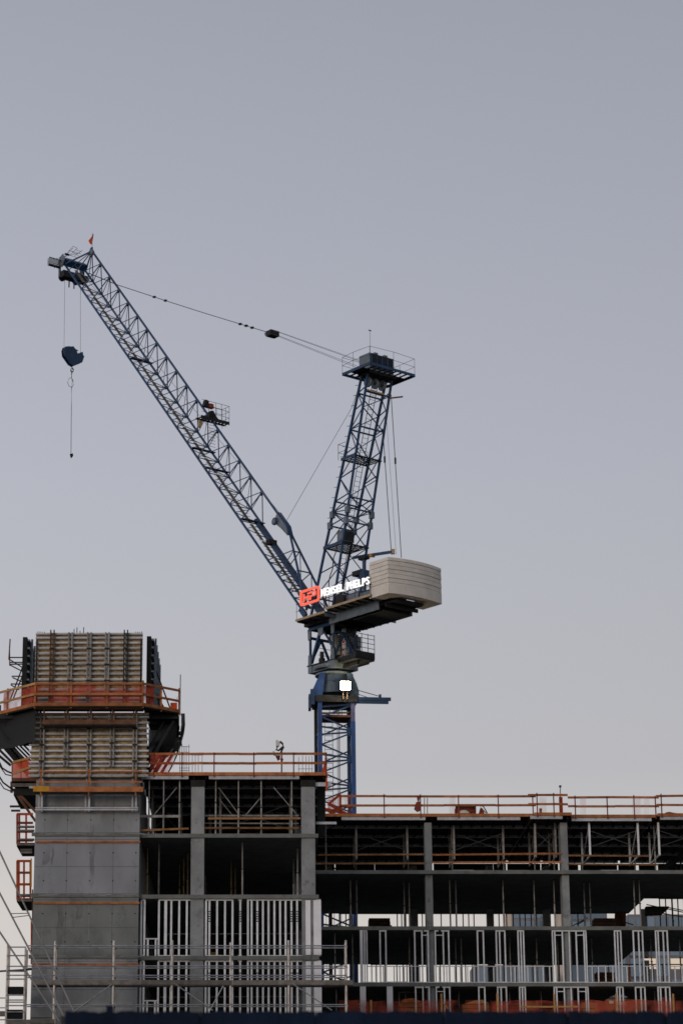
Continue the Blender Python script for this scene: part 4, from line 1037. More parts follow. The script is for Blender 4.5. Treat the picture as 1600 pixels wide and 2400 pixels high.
for a, b, lab in ((zH(110, 1182), zH(318, 1178), 'upper thin spacer wire between two guy wires'), (zH(125, 1224), zH(318, 1200), 'lower thin spacer wire between two guy wires')):
    tag(rod('spacer_wire', at(*a, YW), at(*b, YW), .018, 'rope', None, 6), lab, 'wire')

# ------------------------------------------------------------------ far buildings seen through the storeys
def far_block(label, name, pxl, pxr, pyt, Y, D, wallm, gridx, gridz, glassm, bands=True, lit=()):
    a, b = at(pxl, pyt, Y), at(pxr, pyt, Y)
    t = thing(name, label, 'building', ((a.x + b.x) / 2, Y, 0))
    blk('wall', (a.x, Y, 0), (b.x, Y + D, a.z), wallm, t)
    nx = max(1, int((b.x - a.x) / gridx)); nz = int(a.z / gridz)
    for i in range(nx):
        for j in range(nz):
            z1 = a.z - .35 - j * gridz
            if z1 < a.z - 26: break
            x0_ = a.x + (b.x - a.x) * (i + .04) / nx; x1_ = a.x + (b.x - a.x) * (i + .96) / nx
            m = glassm if (i, j) not in lit else 'window_lit'
            w = blk('window', (x0_, Y - .05, z1 - gridz * (.86 if m == glassm else .5)), (x1_, Y + .02, z1), m, t)
    return t
far_block('blue glass office block behind, left of the right far column', 'office_building', 1198, 1285, 2108, 300, 6, 'facade_grey', 2.4, 2.2, 'glass_blue')
far_block('blue glass office block behind, right of the right far column', 'office_building', 1335, 1420, 2112, 310, 6, 'facade_grey', 2.4, 2.2, 'glass_blue')
far_block('wide blue glass office block in the opening at far right', 'office_building', 1470, 1720, 2143, 320, 8, 'facade_grey', 1.6, 2.6, 'glass_blue', lit=((1, 2), (3, 2), (4, 2), (7, 2)))
far_block('narrow cream tower edge left of the blue office block', 'apartment_building', 1184, 1196, 2100, 290, 3, 'facade_cream', 60, 90, 'facade_cream')
far_block('narrow cream tower edge beside the right far column', 'apartment_building', 1304, 1320, 2100, 290, 3, 'facade_cream', 60, 90, 'facade_cream')
far_block('low blue glass building far behind between the right column and the wide block', 'office_building', 1330, 1466, 2240, 295, 6, 'facade_grey', 2.2, 3.0, 'glass_blue')
far_block('low grey glass building far behind left of the right column', 'office_building', 1110, 1290, 2262, 285, 6, 'facade_grey', 2.0, 3.0, 'glass_blue')

# ------------------------------------------------------------------ street fence with dark blue fabric, close to the camera
YFn = 14.0
fz = at(800, 2371, YFn).z
xs = [at(p, 2390, YFn).x for p in (152, 470, 740, 1040, 1330, 1560, 2000, 2500)]
fe = thing('street_fence', 'blurred dark blue fabric fence along the bottom edge, close to the camera', 'fence', (xs[2], YFn, 0))
for i, (a_, b_) in enumerate(zip(xs[:-1], xs[1:])):
    sheet('fabric_panel', lambda u, v: Vector((a_ + .002 + (b_ - a_ - .004) * u, YFn + wav(u * 3 + i, .012) * (1 - .3 * v), .05 + (fz - .05) * v + (wav(u * 8 + i * 2.3, .007) + wav(u * 31 + i, .003)) * (v > .99))), 40, 8, 'fence_fabric', fe, .01)
    rod('post', (a_, YFn + .06, 0), (a_, YFn + .06, fz - .02), .03, 'steel_dark', fe)
    rod('rail', (a_, YFn + .04, fz - .06), (b_, YFn + .04, fz - .06), .02, 'steel_dark', fe)
X = at(255, 2380, YFn).x
tag(bar('fence_stake', (X, YFn + .12, 0), (X, YFn + .12, at(255, 2352, YFn).z), .04, .03, 'fence_fabric', None, up=Vector((0, 1, 0))), 'blurred dark stake rising above the fence at left', 'stake')
# ------------------------------------------------------------------ the luffing tower crane
crane = thing('tower_crane', 'blue luffing tower crane with raised lattice jib, lit sign and pale counterweight', 'crane', (cO.x, cO.y, 0))
MR = R(4.5)
m1 = Vector((math.cos(MR), math.sin(MR), 0)); m2 = Vector((-math.sin(MR), math.cos(MR), 0))
def Mp(x, y, z): return Vector((cO.x, cO.y, EYE + z)) + m1 * x + m2 * y
def mz(py): return at(783, py, 152.8).z - EYE
HW = 1.03
z_top = mz(1640)
zb0 = -EYE
mast = mesh('mast', [Mp(x, y_, zb0 + dz) for dz in (0, .5) for x, y_ in ((-1.6, -1.6), (1.6, -1.6), (1.6, 1.6), (-1.6, 1.6))],
            [(0, 3, 2, 1), (4, 5, 6, 7), (0, 1, 5, 4), (1, 2, 6, 5), (2, 3, 7, 6), (3, 0, 4, 7)], 'concrete', crane)   # footing
BAY = 1.74
nodes = []
zz = mz(1712)
while zz > 2: zz -= BAY
k0 = zz
while k0 < z_top + .1:
    nodes.append(k0); k0 += BAY
for x, y_, mm in ((-1, -1, 'mast_blue'), (1, -1, 'mast_blue'), (-1, 1, 'steel_dark'), (1, 1, 'crane_blue')):
    bar('leg', Mp(x * HW, y_ * HW, zb0 + .5), Mp(x * HW, y_ * HW, z_top if not (x == 1 and y_ == -1) else mz(1690)), .27, .27, mm, mast, up=m2)
bar('leg', Mp(HW, -HW, mz(1690) + .01), Mp(HW, -HW, z_top), .25, .25, 'mast_pale', mast, up=m2)
w = HW - .12
for i, z in enumerate(nodes):
    if z < 1: continue
    up_ = z + BAY
    for (ax, ay, bx, by, ph) in ((-1, -1, 1, -1, 0), (-1, 1, 1, 1, 1), (-1, -1, -1, 1, 0), (1, -1, 1, 1, 1)):
        pa = lambda dz: Mp(ax * (HW if ax == bx else w), ay * (HW if ay == by else w), z + dz)
        pb = lambda dz: Mp(bx * (HW if ax == bx else w), by * (HW if ay == by else w), z + dz)
        if ax != bx and ph == 0:                       # front face: fans meeting at the right leg
            bar('brace', pa(.26), pb(.06), .09, .10, 'crane_blue', mast)
            bar('brace', pa(-.22), pb(-.06), .09, .10, 'crane_blue', mast)
            if up_ < z_top:
                bar('brace', pb(.12), pa(BAY * .5), .08, .09, 'crane_blue', mast)
                bar('brace', pa(BAY * .5 + .02), pb(BAY - .12), .085, .09, 'crane_blue', mast)
        elif ax != bx:                                 # back face
            if up_ < z_top: bar('brace', pa(.05), pb(BAY * .5), .08, .08, 'crane_blue', mast)
        else:
            if up_ < z_top: bar('brace', pa(0), pb(BAY) if i % 2 else pb(.05), .08, .08, 'crane_blue', mast)
    # gusset plates on the right front leg
    prism('gusset', [Mp(w + .02, -HW - .02, z + .25), Mp(w - .3, -HW - .02, z + .1), Mp(w - .3, -HW - .02, z - .1), Mp(w + .02, -HW - .02, z - .3)], m2 * .04, 'crane_blue', mast)
lad = mesh('ladder', [Mp(x, .1, z) + m2 * d for x in (-.62, -.60) for z in (nodes[0], z_top - .5) for d in (0, .03)], [(0, 1, 3, 2), (4, 6, 7, 5), (0, 4, 5, 1), (2, 3, 7, 6), (0, 2, 6, 4), (1, 5, 7, 3)], 'steel_dark', crane)
bar('stile', Mp(-.12, .1, nodes[0]), Mp(-.12, .1, z_top - .5), .03, .03, 'steel_dark', lad, up=m2)
zz = mz(1900)
while zz < z_top - .5:
    rod('rung', Mp(-.62, .1, zz), Mp(-.12, .1, zz), .016, 'steel_dark', lad, 6); zz += .29
for x in (.22, .3, .36):
    rod('power_cable', Mp(x, .5, nodes[0]), Mp(x, .5, z_top), .018, 'rope_pale', crane, 6)
# mast head platform, planks, collar
pf = mesh('mast_platform', [Mp(x, y_, mz(1678) + d) for d in (0, .14) for x, y_ in ((-.95, -.9), (.9, -.9), (.9, .9), (-.95, .9))], [(0, 3, 2, 1), (4, 5, 6, 7), (0, 1, 5, 4), (1, 2, 6, 5), (2, 3, 7, 6), (3, 0, 4, 7)], 'timber_dark', crane)
bar('plank', Mp(-.9, -.7, mz(1668)), Mp(.8, -.75, mz(1666)), .25, .07, 'deck_tan', pf)
for z in (mz(1650), mz(1661)):
    rod('rail', Mp(-.9, -.85, z), Mp(.9, -.85, z), .025, 'steel_dark', pf)
for x in (-.4, -.1, .35):
    rod('post', Mp(x, -.85, mz(1676)), Mp(x, -.85, mz(1648)), .02, 'steel_dark', pf)
col_ = mesh('collar', [Mp(x, y_, mz(1645) + d) for d in (0, .42) for x, y_ in ((-1.3, -1.25), (1.3, -1.25), (1.3, 1.25), (-1.3, 1.25))], [(0, 3, 2, 1), (4, 5, 6, 7), (0, 1, 5, 4), (1, 2, 6, 5), (2, 3, 7, 6), (3, 0, 4, 7)], 'steel_dark', crane)
# monorail beam sticking out right, with stays
mo = bar('monorail_beam', Mp(1.0, -1.1, mz(1636)), Mp(3.4, -1.1, mz(1636)), .16, .20, 'crane_blue', crane)
bar('lower_beam', Mp(1.0, -1.1, mz(1643.5)), Mp(3.25, -1.1, mz(1643.5)), .12, .19, 'crane_blue', mo)
blk('end_block', Mp(2.65, -1.15, mz(1631)), Mp(2.82, -1.0, mz(1625)), 'crane_blue', mo)
rod('stay', Mp(1.25, -1.1, mz(1615)), Mp(2.75, -1.1, mz(1630)), .025, 'steel_dark', mo)
rod('stay', Mp(1.25, -1.1, mz(1624)), Mp(2.0, -1.1, mz(1633)), .02, 'steel_dark', mo)
# flared support head: four gusset wings and a drum
def lathe(name, prof, m, parent, n=28, cx=0, cy=0):
    v = []; f = []
    for r, z in prof:
        for k in range(n):
            a = 2 * math.pi * k / n
            v.append(Vector((cO.x + cx + r * math.cos(a), cO.y + cy + r * math.sin(a), EYE + z)))
    for i in range(len(prof) - 1):
        for k in range(n):
            j = (k + 1) % n
            f.append((i * n + k, i * n + j, (i + 1) * n + j, (i + 1) * n + k))
    f.append(tuple(range(n))[::-1]); f.append(tuple(range((len(prof) - 1) * n, len(prof) * n)))
    return mesh(name, v, f, m, parent)
dr = lathe('support_drum', [(1.02, mz(1619)), (1.04, mz(1606)), (1.04, mz(1600)), (1.02, mz(1599.5)), (1.02, mz(1593)), (1.05, mz(1592)), (1.05, mz(1590)), (1.0, mz(1589)), (1.0, mz(1577))], 'drum_grey', crane)
lathe('slewing_ring', [(1.12, mz(1577) + .003), (1.2, mz(1575.5)), (1.2, mz(1572)), (1.05, mz(1571))], 'crane_grey', crane)
for sx_, sy_ in ((-1, -1), (1, -1), (-1, 1), (1, 1)):
    loop = [(.68, mz(1576)), (.98, mz(1576)), (1.28, mz(1600)), (1.42, mz(1618)), (1.42, mz(1640)), (.90, mz(1640))]
    prism('support_wing', [Mp(sx_ * x, sy_ * (HW + .05), z) for x, z in loop], m2 * (.12 * -sy_), 'mast_blue' if sx_ < 0 else 'drum_grey', crane)
for (x0_, x1_, p0, p1) in ((-1.62, -1.28, 1616, 1652), (-1.74, -1.5, 1628, 1660)):
    a_ = Mp(x0_, -1.25, mz(p1)); b_ = Mp(x1_, -.2, mz(p0))
    blk('climbing_claw', (a_.x, a_.y, a_.z), (b_.x, b_.y, b_.z), 'crane_blue', crane)
# floodlight on the mast head, lit
fl = mesh('floodlight', [C(0, 0, 0)] * 0 + [Mp(x, -1.42 - d, z) for d in (0, .16) for x, z in ((.20, mz(1620.5)), (.84, mz(1620.5)), (.84, mz(1599.5)), (.20, mz(1599.5)))],
          [(0, 1, 2, 3), (4, 7, 6, 5), (0, 4, 5, 1), (1, 5, 6, 2), (2, 6, 7, 3), (3, 7, 4, 0)], 'steel_dark', crane)
mesh('lens', [Mp(x, -1.583 - d, z) for d in (0, .07) for x, z in ((.25, mz(1619.6)), (.79, mz(1619.6)), (.82, mz(1618.6)), (.82, mz(1601.6)), (.79, mz(1600.4)), (.25, mz(1600.4)), (.22, mz(1601.6)), (.22, mz(1618.6)))], [tuple(range(8)), tuple(range(15, 7, -1))] + [(i, 8 + i, 8 + (i + 1) % 8, (i + 1) % 8) for i in range(8)], 'lamp_glow', fl)
lp = bpy.data.lights.new('floodlight_spill', 'POINT'); lp.energy = 130; lp.color = (1.0, 0.78, 0.48); lp.shadow_soft_size = .12
lpo = bpy.data.objects.new('floodlight_spill', lp); place(lpo, fl, Matrix.Translation(Mp(.52, -1.85, mz(1609))))
for x in (.4, .65):
    rod('stand', Mp(x, -1.38, mz(1640)), Mp(x, -1.38, mz(1619)), .03, 'deck_tan', fl)

# ---- slewing turret (crane frame)
ZT0, ZT1, ZD = 34.75, 35.25, 39.25          # turntable bottom/top, deck underside
tz = lambda py, s=.0, t=0.: cpt(783, py, t)[1]
ZT0 = cpt(782, 1563, -.95)[1]; ZT1 = cpt(782, 1547, -.95)[1]
tt = cblk('turntable', -1.35, 1.2, -.95, .95, ZT0, ZT1, 'crane_grey', crane)
cblk('corner_block', -1.36, -1.0, -1.0, -.955, ZT0, ZT1 + .02, 'crane_grey', tt)
cblk('corner_block', .55, 1.22, -1.0, -.955, ZT0, ZT1 + .02, 'crane_grey', tt)
cblk('top_flange', -1.45, 1.3, -1.03, 1.03, ZT1 + .022, ZT1 + .08, 'steel_dark', tt)
lathe('ring_guard', [(1.25, ZT0 + .1), (1.28, ZT0 + .2), (1.28, ZT0 + .3), (1.2, ZT0 + .34)], 'crane_grey', tt)
tu = cblk('turret_frame', -1.3, 1.1, -1.0, -.82, ZD - .36, ZD - .16, 'crane_blue', crane)
cblk('ring_beam', -1.3, 1.1, .82, 1.0, ZD - .36, ZD - .16, 'crane_blue', tu)
for s_ in (-1.2, -.1, 1.0):
    cblk('ring_beam', s_ - .09, s_ + .09, -.818, .818, ZD - .34, ZD - .16, 'steel_dark', tu)
for t in (-.88, .88):
    for s in (-1.25, 1.02):
        bar('leg', C(s, t, ZT1 + .1), C(s, t, ZD - .3), .12, .12, 'crane_blue', tu, up=cbv)
        prism('lug', [C(s - .13, t - .1, ZT1 + .09), C(s + .16, t - .1, ZT1 + .09), C(s + .12, t - .1, ZT1 + .75), C(s - .1, t - .1, ZT1 + .75)], cbv * .05, 'crane_grey', tu)
        prism('lug', [C(s - .16, t - .1, ZD - .25), C(s + .2, t - .1, ZD - .25), C(s + .12, t - .1, ZD - .9), C(s - .12, t - .1, ZD - .95)], cbv * .05, 'crane_grey', tu)
    bar('brace', C(-1.15, t, ZT1 + .2), C(-.2, t, ZD - .4), .15, .17, 'crane_blue', tu, up=cbv)
    bar('brace', C(1.0, t, ZT1 + .9), C(-.1, t, ZD - .4), .10, .12, 'crane_blue', tu, up=cbv)
    prism('lug', [C(-.42, t - .1, ZD - .3), C(.12, t - .1, ZD - .3), C(.04, t - .1, ZD - .85), C(-.34, t - .1, ZD - .85)], cbv * .05, 'crane_grey', tu)
for s in (-1.25, 1.02):
    bar('brace', C(s, -.85, ZT1 + .25), C(s, -.05, ZD - .9), .12, .14, 'crane_blue', tu, up=cdv)
    bar('brace', C(s, .85, ZT1 + .25), C(s, .05, ZD - .9), .12, .14, 'crane_blue', tu, up=cdv)
    bar('cross_beam', C(s, -.88, ZD - .8), C(s, .88, ZD - .8), .12, .16, 'crane_blue', tu)
rod('pivot_pipe', C(1.02, .55, ZD - .75), C(1.02, .55, ZD - .3), .22, 'steel_dark', tu, 14)
for t, s, h in ((-.4, -.7, .95), (-.2, .2, 1.1), (.3, -.5, .8)):
    rod('slew_motor', C(s, t, ZT1 + .081), C(s, t, ZT1 + h * .55), .20, 'steel_dark', crane, 12)
    rod('slew_motor', C(s, t, ZT1 + h * .55), C(s, t, ZT1 + h), .13, 'steel_dark', crane, 12)
# service platform and cab on the right
pl = cblk('cab_platform', 1.25, 2.9, -.7, .85, ZT1 - .16, ZT1 - .06, 'steel_dark', crane)
cblk('skirt', 1.24, 2.9, -.72, -.705, ZT1 - .06, ZT1 + .14, 'steel_dark', pl)
for s0_, s1_, t0_, t1_, h_ in ((1.35, 1.9, -.5, .1, .25), (2.0, 2.7, -.3, .3, .2), (1.5, 2.2, .25, .75, .4), (2.35, 2.8, .35, .8, .3)):
    cblk('stored_gear', s0_, s1_, t0_, t1_, ZT1 - .058, ZT1 + h_, 'form_dark', pl)
cblk('skirt', 2.9, 2.93, -.7, .85, ZT1 - .06, ZT1 + .35, 'steel_dark', pl)
cblk('bracket', 1.2, 2.6, -.3, -.1, ZT1 - .45, ZT1 - .225, 'steel_dark', pl)
for h in (.85, 1.15, 1.45, 1.7):
    rod('rail', C(1.2, -.7, ZT1 + h - .25), C(2.92, -.7, ZT1 + h - .25), .02, 'steel_dark', pl)
    rod('rail', C(2.92, -.7, ZT1 + h - .25), C(2.92, .85, ZT1 + h - .25), .02, 'steel_dark', pl)
for t in (-.7, -.2, .3, .83):
    rod('post', C(2.92, t, ZT1), C(2.92, t, ZT1 + 1.5), .02, 'steel_dark', pl)
for s in (1.6, 2.3):
    rod('post', C(s, -.7, ZT1), C(s, -.7, ZT1 + 1.5), .02, 'steel_dark', pl)
cab = prism('cab', [C(-.9, 1.0, ZT1 + .3), C(.45, 1.0, ZT1 + .3), C(.6, 1.0, ZT1 + 1.0), C(.3, 1.0, ZT1 + 2.2), C(-.9, 1.0, ZT1 + 2.25)], cbv * .75, 'cab_grey', crane)
cblk('cab_floor', -1.0, 1.3, .96, 1.8, ZT1 + .1, ZT1 + .29, 'steel_dark', cab)
prism('cab_window', [C(-.3, .99, ZT1 + 1.1), C(.5, .99, ZT1 + 1.1), C(.28, .99, ZT1 + 2.0), C(-.3, .99, ZT1 + 2.0)], cbv * .008, 'glass_blue', cab)
cblk('control_box', .65, 1.0, 1.1, 1.4, ZT1 + 1.15, ZT1 + 1.85, 'crane_grey', cab)
fa = cblk('first_aid_board', .35, .72, .35, .40, ZT1 + .35, ZT1 + 2.35, 'white_paint', crane)
cblk('red_cross', .42, .65, .335, .349, ZT1 + 1.88, ZT1 + 1.97, 'red_paint', fa)
cblk('red_cross', .495, .575, .33, .334, ZT1 + 1.76, ZT1 + 2.1, 'red_paint', fa)
for z in (1.35, 1.05, .55, .2):
    cblk('red_mark', .44, .62 - .05 * (z < 1), .335, .349, ZT1 + .35 + z, ZT1 + .5 + z, 'red_paint', fa)
cblk('cabinet', -.9, -.45, .5, .9, ZT1 + .9, ZT1 + 2.2, 'cream', crane)
# rails on the turntable
for h in (.55, .9, 1.35):
    rod('turntable_rail', C(-1.3, .98, ZT1 + h), C(1.0, .98, ZT1 + h), .018, 'steel_dark', crane, 6)
    rod('turntable_rail', C(-1.3, -.2, ZT1 + h), C(-1.3, .98, ZT1 + h), .018, 'steel_dark', crane, 6)

# ---- machinery deck
ZDk = 39.55
dk = cblk('machinery_deck', -1.3, 5.95, -1.35, 1.35, ZD - .15, ZDk - .06, 'steel_dark', crane)
for t in (-1.37, 1.3):
    cblk('side_girder', 1.2, 5.9, t, t + .07, ZD - .45, ZDk - .065, 'crane_grey', dk)
for k in range(7):
    cblk('cross_girder', 1.3 + k * .85, 1.42 + k * .85, -1.29, 1.29, ZD - .38, ZD - .152, 'steel_dark', dk)
cblk('rear_box', 3.0, 5.9, -1.0, 1.0, ZD - .47, ZD - .39, 'steel_dark', dk)
cblk('rear_tray', 5.955, 7.25, -1.05, 1.05, ZD - .15, ZD + .02, 'steel_dark', dk)
# side walkways with tan edges
for (s0, s1, z, t0, t1) in ((1.9, 6.2, ZDk, -2.25, -1.4), (-1.0, 1.85, ZDk - .18, -2.25, -1.4), (-1.0, 3.2, ZDk - .2, 1.4, 2.4)):
    wk = cblk('side_walkway', s0, s1, t0, t1, z - .10, z - .04, 'steel_dark', crane)
    tt_ = t0 if t0 < 0 else t1
    cblk('walkway_edge', s0, s1, tt_ - .05, tt_ - .003, z - .12, z + .02, 'deck_tan', wk)
    cblk('walkway_edge', s0, s1, tt_ + .003, tt_ + .1, z - .038, z - .005, 'deck_tan', wk)
    n = int((s1 - s0) / .6)
    for k in range(n):
        s = s0 + .1 + k * (s1 - s0 - .2) / max(1, n - 1)
        cblk('bearer', s, s + .07, min(t0, t1) + .02, max(t0, t1) - .02, z - .2, z - .102, 'steel_dark', wk)
    if t0 < 0:
        for h in (.5, 1.0):
            rod('rail', C(s0, t0 - .02, z + h), C(s1, t0 - .02, z + h), .014, 'steel_dark', wk, 6)
        for k in range(n):
            s = s0 + .1 + k * (s1 - s0 - .2) / max(1, n - 1)
            rod('post', C(s, t0 - .02, z), C(s, t0 - .02, z + 1.0), .014, 'steel_dark', wk, 6)
    cblk('end_plate', s1 - .03, s1, min(t0, t1), max(t0, t1), z - .3, z - .104, 'crane_grey', wk)
# winches and housings on the deck
for (s0, s1, t0, t1, h, m) in ((2.3, 3.6, -.9, .9, 1.0, 'crane_blue'), (3.8, 4.9, -1.1, .6, .8, 'steel_dark'), (4.9, 5.9, -.9, .9, 1.1, 'crane_blue'), (1.2, 2.0, .3, 1.1, .7, 'steel_dark')):
    wn = cblk('winch_housing', s0, s1, t0, t1, ZDk + .05, ZDk + h, m, crane)
    cblk('panel', s0 + .1, s1 - .1, t0 - .02, t0 - .002, ZDk + .15, ZDk + h - .1, 'crane_grey', wn)
    cblk('skid', s0 - .03, s1 + .03, t0, t1, ZDk - .058, ZDk + .048, 'steel_dark', wn)
rod('winch_drum', C(1.7, -1.0, ZDk + .75), C(1.7, .1, ZDk + .75), .42, 'steel_dark', crane, 16)
# counterweight: stacked curved ballast slabs
CWr, CWW, CWL, CWz, CWh = 7.72, 4.33, 1.73, 39.30, 2.28
frac = [0, .306, .4265, .547, .665, .783, .903, 1.0]
for k, (a_, b_) in enumerate(zip(frac[:-1], frac[1:])):
    z0_, z1_ = CWz + CWh * a_ + .013, CWz + CWh * b_ - .013
    loop = []
    n = 14
    for i in range(n + 1):
        t = -CWW / 2 + CWW * i / n
        bulge = .36 * (1 - (2 * i / n - 1) ** 2)
        loop.append((CWr + bulge - .02 * (k % 2), t))
    loop += [(CWr - CWL, CWW / 2), (CWr - CWL, -CWW / 2)]
    if k == 0: loop = loop[:n + 1] + [(CWr - CWL, CWW / 2), (CWr - CWL, CWW / 2 - .7), (CWr - .5, CWW / 2 - 1.1), (CWr - .5, -CWW / 2 + 1.1), (CWr - CWL, -CWW / 2 + .7), (CWr - CWL, -CWW / 2)]
    prism('counterweight_slab', [C(s, t, z0_) for s, t in loop], UP * (z1_ - z0_), 'ballast', crane)
cblk('ballast_frame', CWr - CWL + .05, CWr - .1, -CWW / 2 + .1, CWW / 2 - .1, CWz + .72, CWz + 1.9, 'steel_dark', crane)
# deck hoist davit
DS = cpt(853, 1320, .25)[0]; (DA, DAz), (DE, DEz) = cpt(828, 1307, .25), cpt(921, 1293, .25)
dv = rod('davit_post', C(DS, .25, ZDk), C(DS, .25, DAz - .1), .12, 'crane_blue', crane, 12)
bar('davit_arm', C(DA, .25, DAz), C(DE, .25, DEz), .15, .16, 'crane_blue', dv)
blk('davit_hoist', C(DS + .75, .25, DAz - .25) - Vector((.18, .1, .1)), C(DS + .75, .25, DAz - .25) + Vector((.18, .1, .1)), 'yellow_paint', dv)
blk('davit_end', C(DE, .25, DEz) - Vector((.11, .1, .15)), C(DE, .25, DEz) + Vector((.1, .1, .15)), 'deck_tan', dv)
cblk('davit_head', DS - .35, DS + .3, .05, .45, DAz - .35, DAz - .09, 'steel_dark', dv)
cblk('davit_motor', DS - .9, DS - .1, .0, .5, DAz - 1.3, DAz - 1.0, 'steel_dark', dv)
cblk('davit_gear', DS - .2, DS + .3, 0, .5, DAz - 1.8, DAz - 1.1, 'crane_blue', dv)

# ---- lit sign
sg = cblk('sign', -.5, 6.2, -2.235, -2.20, 40.16, 40.21, 'steel_dark', crane)
for s in (0.0, .9, 2.2, 3.6, 5.0, 6.1):
    rod('sign_stand', C(s, -2.2, ZDk - .05), C(s, -2.2, 40.75), .02, 'steel_dark', sg, 6)
def glyph(ch):
    cu = bpy.data.curves.new('glyph', 'FONT'); cu.body = ch; cu.size = 1.0; cu.extrude = .05; cu.offset = .008; cu.resolution_u = 3
    o = bpy.data.objects.new('glyph', cu); col.objects.link(o)
    dg = bpy.context.evaluated_depsgraph_get()
    me = bpy.data.meshes.new_from_object(o.evaluated_get(dg)); bpy.data.objects.remove(o); bpy.data.curves.remove(cu)
    xs_ = [v.co.x for v in me.vertices]; ys_ = [v.co.y for v in me.vertices]
    x0, x1, y0, y1 = min(xs_), max(xs_), min(ys_), max(ys_)
    for v in me.vertices: v.co.x = (v.co.x - x0) / (x1 - x0); v.co.y = (v.co.y - y0) / (y1 - y0)
    me.materials.clear(); me.materials.append(MATS['sign_white'])
    return me
GL = {}
txt = 'HENSEL PHELPS'
s_cur = 1.55; adv = (6.20 - 1.55) / (len(txt) - .35)
for ch in txt:
    if ch == ' ':
        s_cur += adv * .65; continue
    if ch not in GL: GL[ch] = glyph(ch)
    o = bpy.data.objects.new('letter', GL[ch])
    tilt = .02
    zb_ = 40.34 - (s_cur - 1.55) * .035
    place(o, sg, M4(cdv * adv * .78, UP * .47, -cbv, C(s_cur, -2.28, zb_)))
    s_cur += adv
# red monogram in a rounded frame
def rrect(x0, x1, z0, z1, r, n=5):
    p = []
    for cx_, cz_, a0 in ((x1 - r, z1 - r, 0), (x0 + r, z1 - r, 90), (x0 + r, z0 + r, 180), (x1 - r, z0 + r, 270)):
        for k in range(n + 1):
            a = R(a0 + 90 * k / n); p.append((cx_ + r * math.cos(a), cz_ + r * math.sin(a)))
    return p
o_, i_ = rrect(-.52, 1.36, 40.12, 41.12, .2), rrect(-.37, 1.21, 40.26, 40.98, .09)
n = len(o_)
v = [C(s, t, z) for t in (-2.34, -2.24) for lp in (o_, i_) for s, z in lp]
f = []
for i in range(n):
    j = (i + 1) % n
    f += [(i, j, n + j, n + i), (2 * n + i, 3 * n + i, 3 * n + j, 2 * n + j), (i, 2 * n + i, 2 * n + j, j), (n + i, n + j, 3 * n + j, 3 * n + i)]
mesh('logo_frame', v, f, 'sign_red', sg)
for (s0, s1, z0, z1) in ((-.20, -.09, 40.36, 40.86), (-.09, .22, 40.56, 40.65), (.22, .33, 40.36, 40.70), (.22, .94, 40.77, 40.86), (.94, 1.04, 40.60, 40.83), (.44, .97, 40.55, 40.64), (.44, .54, 40.36, 40.55)):
    cblk('logo_stroke', s0, s1, -2.335, -2.26, z0, z1, 'sign_red', sg)

# ---- A-frame
def seg(a, b, k): return (a[0] + (b[0] - a[0]) * k, a[1] + (b[1] - a[1]) * k)
FT, FB = (4.15, 54.45), (-1.10, 39.6)
BT, BB = (4.75, 54.45), (1.05, 39.6)
cblk_base = cblk('a_frame', -1.3, 1.25, -1.12, 1.12, ZDk - .058, ZDk + .06, 'steel_dark', crane)
af = cblk_base
TW = 1.0
for t in (-TW, TW):
    bar('chord', C(FB[0], t, FB[1]), C(FT[0], t, FT[1]), .13, .13, 'crane_blue', af, up=cbv)
    bar('chord', C(BB[0], t, BB[1]), C(BT[0], t, BT[1]), .12, .12, 'crane_blue', af, up=cbv)
lev = [0, .09, .19, .29, .385, .44, .485, .58, .68, .78, .86, .93]
for i in range(len(lev)):
    k = lev[i]
    F_ = seg(FB, FT, k); B_ = seg(BB, BT, k)
    if i in (4, 5, 6, 9, 11, 1):
        bar('brace', C(F_[0], -TW, F_[1]), C(F_[0], TW, F_[1]), .07, .09, 'crane_blue', af)
        bar('brace', C(B_[0], -TW, B_[1]), C(B_[0], TW, B_[1]), .07, .09, 'crane_blue', af)
    for t in (-TW, TW):
        bar('brace', C(F_[0], t, F_[1]), C(B_[0], t, B_[1] + .25), .055, .06, 'crane_blue', af)
    if i + 1 < len(lev):
        k2 = lev[i + 1]; F2 = seg(FB, FT, k2); B2 = seg(BB, BT, k2)
        for t in (-TW, TW):
            if i % 2: bar('brace', C(F_[0], t, F_[1]), C(B2[0], t, B2[1]), .045, .05, 'crane_blue', af)
            else: bar('brace', C(B_[0], t, B_[1]), C(F2[0], t, F2[1]), .045, .05, 'crane_blue', af)
        sg_ = 1 if i % 2 else -1
        bar('brace', C(F_[0], -TW * sg_, F_[1]), C(F2[0], TW * sg_, F2[1]), .055, .06, 'crane_blue', af)
        bar('brace', C(B_[0], TW * sg_, B_[1]), C(B2[0], -TW * sg_, B2[1]), .05, .055, 'crane_blue', af)
for k in (.385, .43):
    for (P, Q) in ((FB, FT), (BB, BT)):
        p = seg(P, Q, k)
        for t in (-TW, TW):
            cblk('splice', p[0] - .14, p[0] + .14, t - .12, t + .12, p[1] - .22, p[1] + .22, 'crane_grey', af)
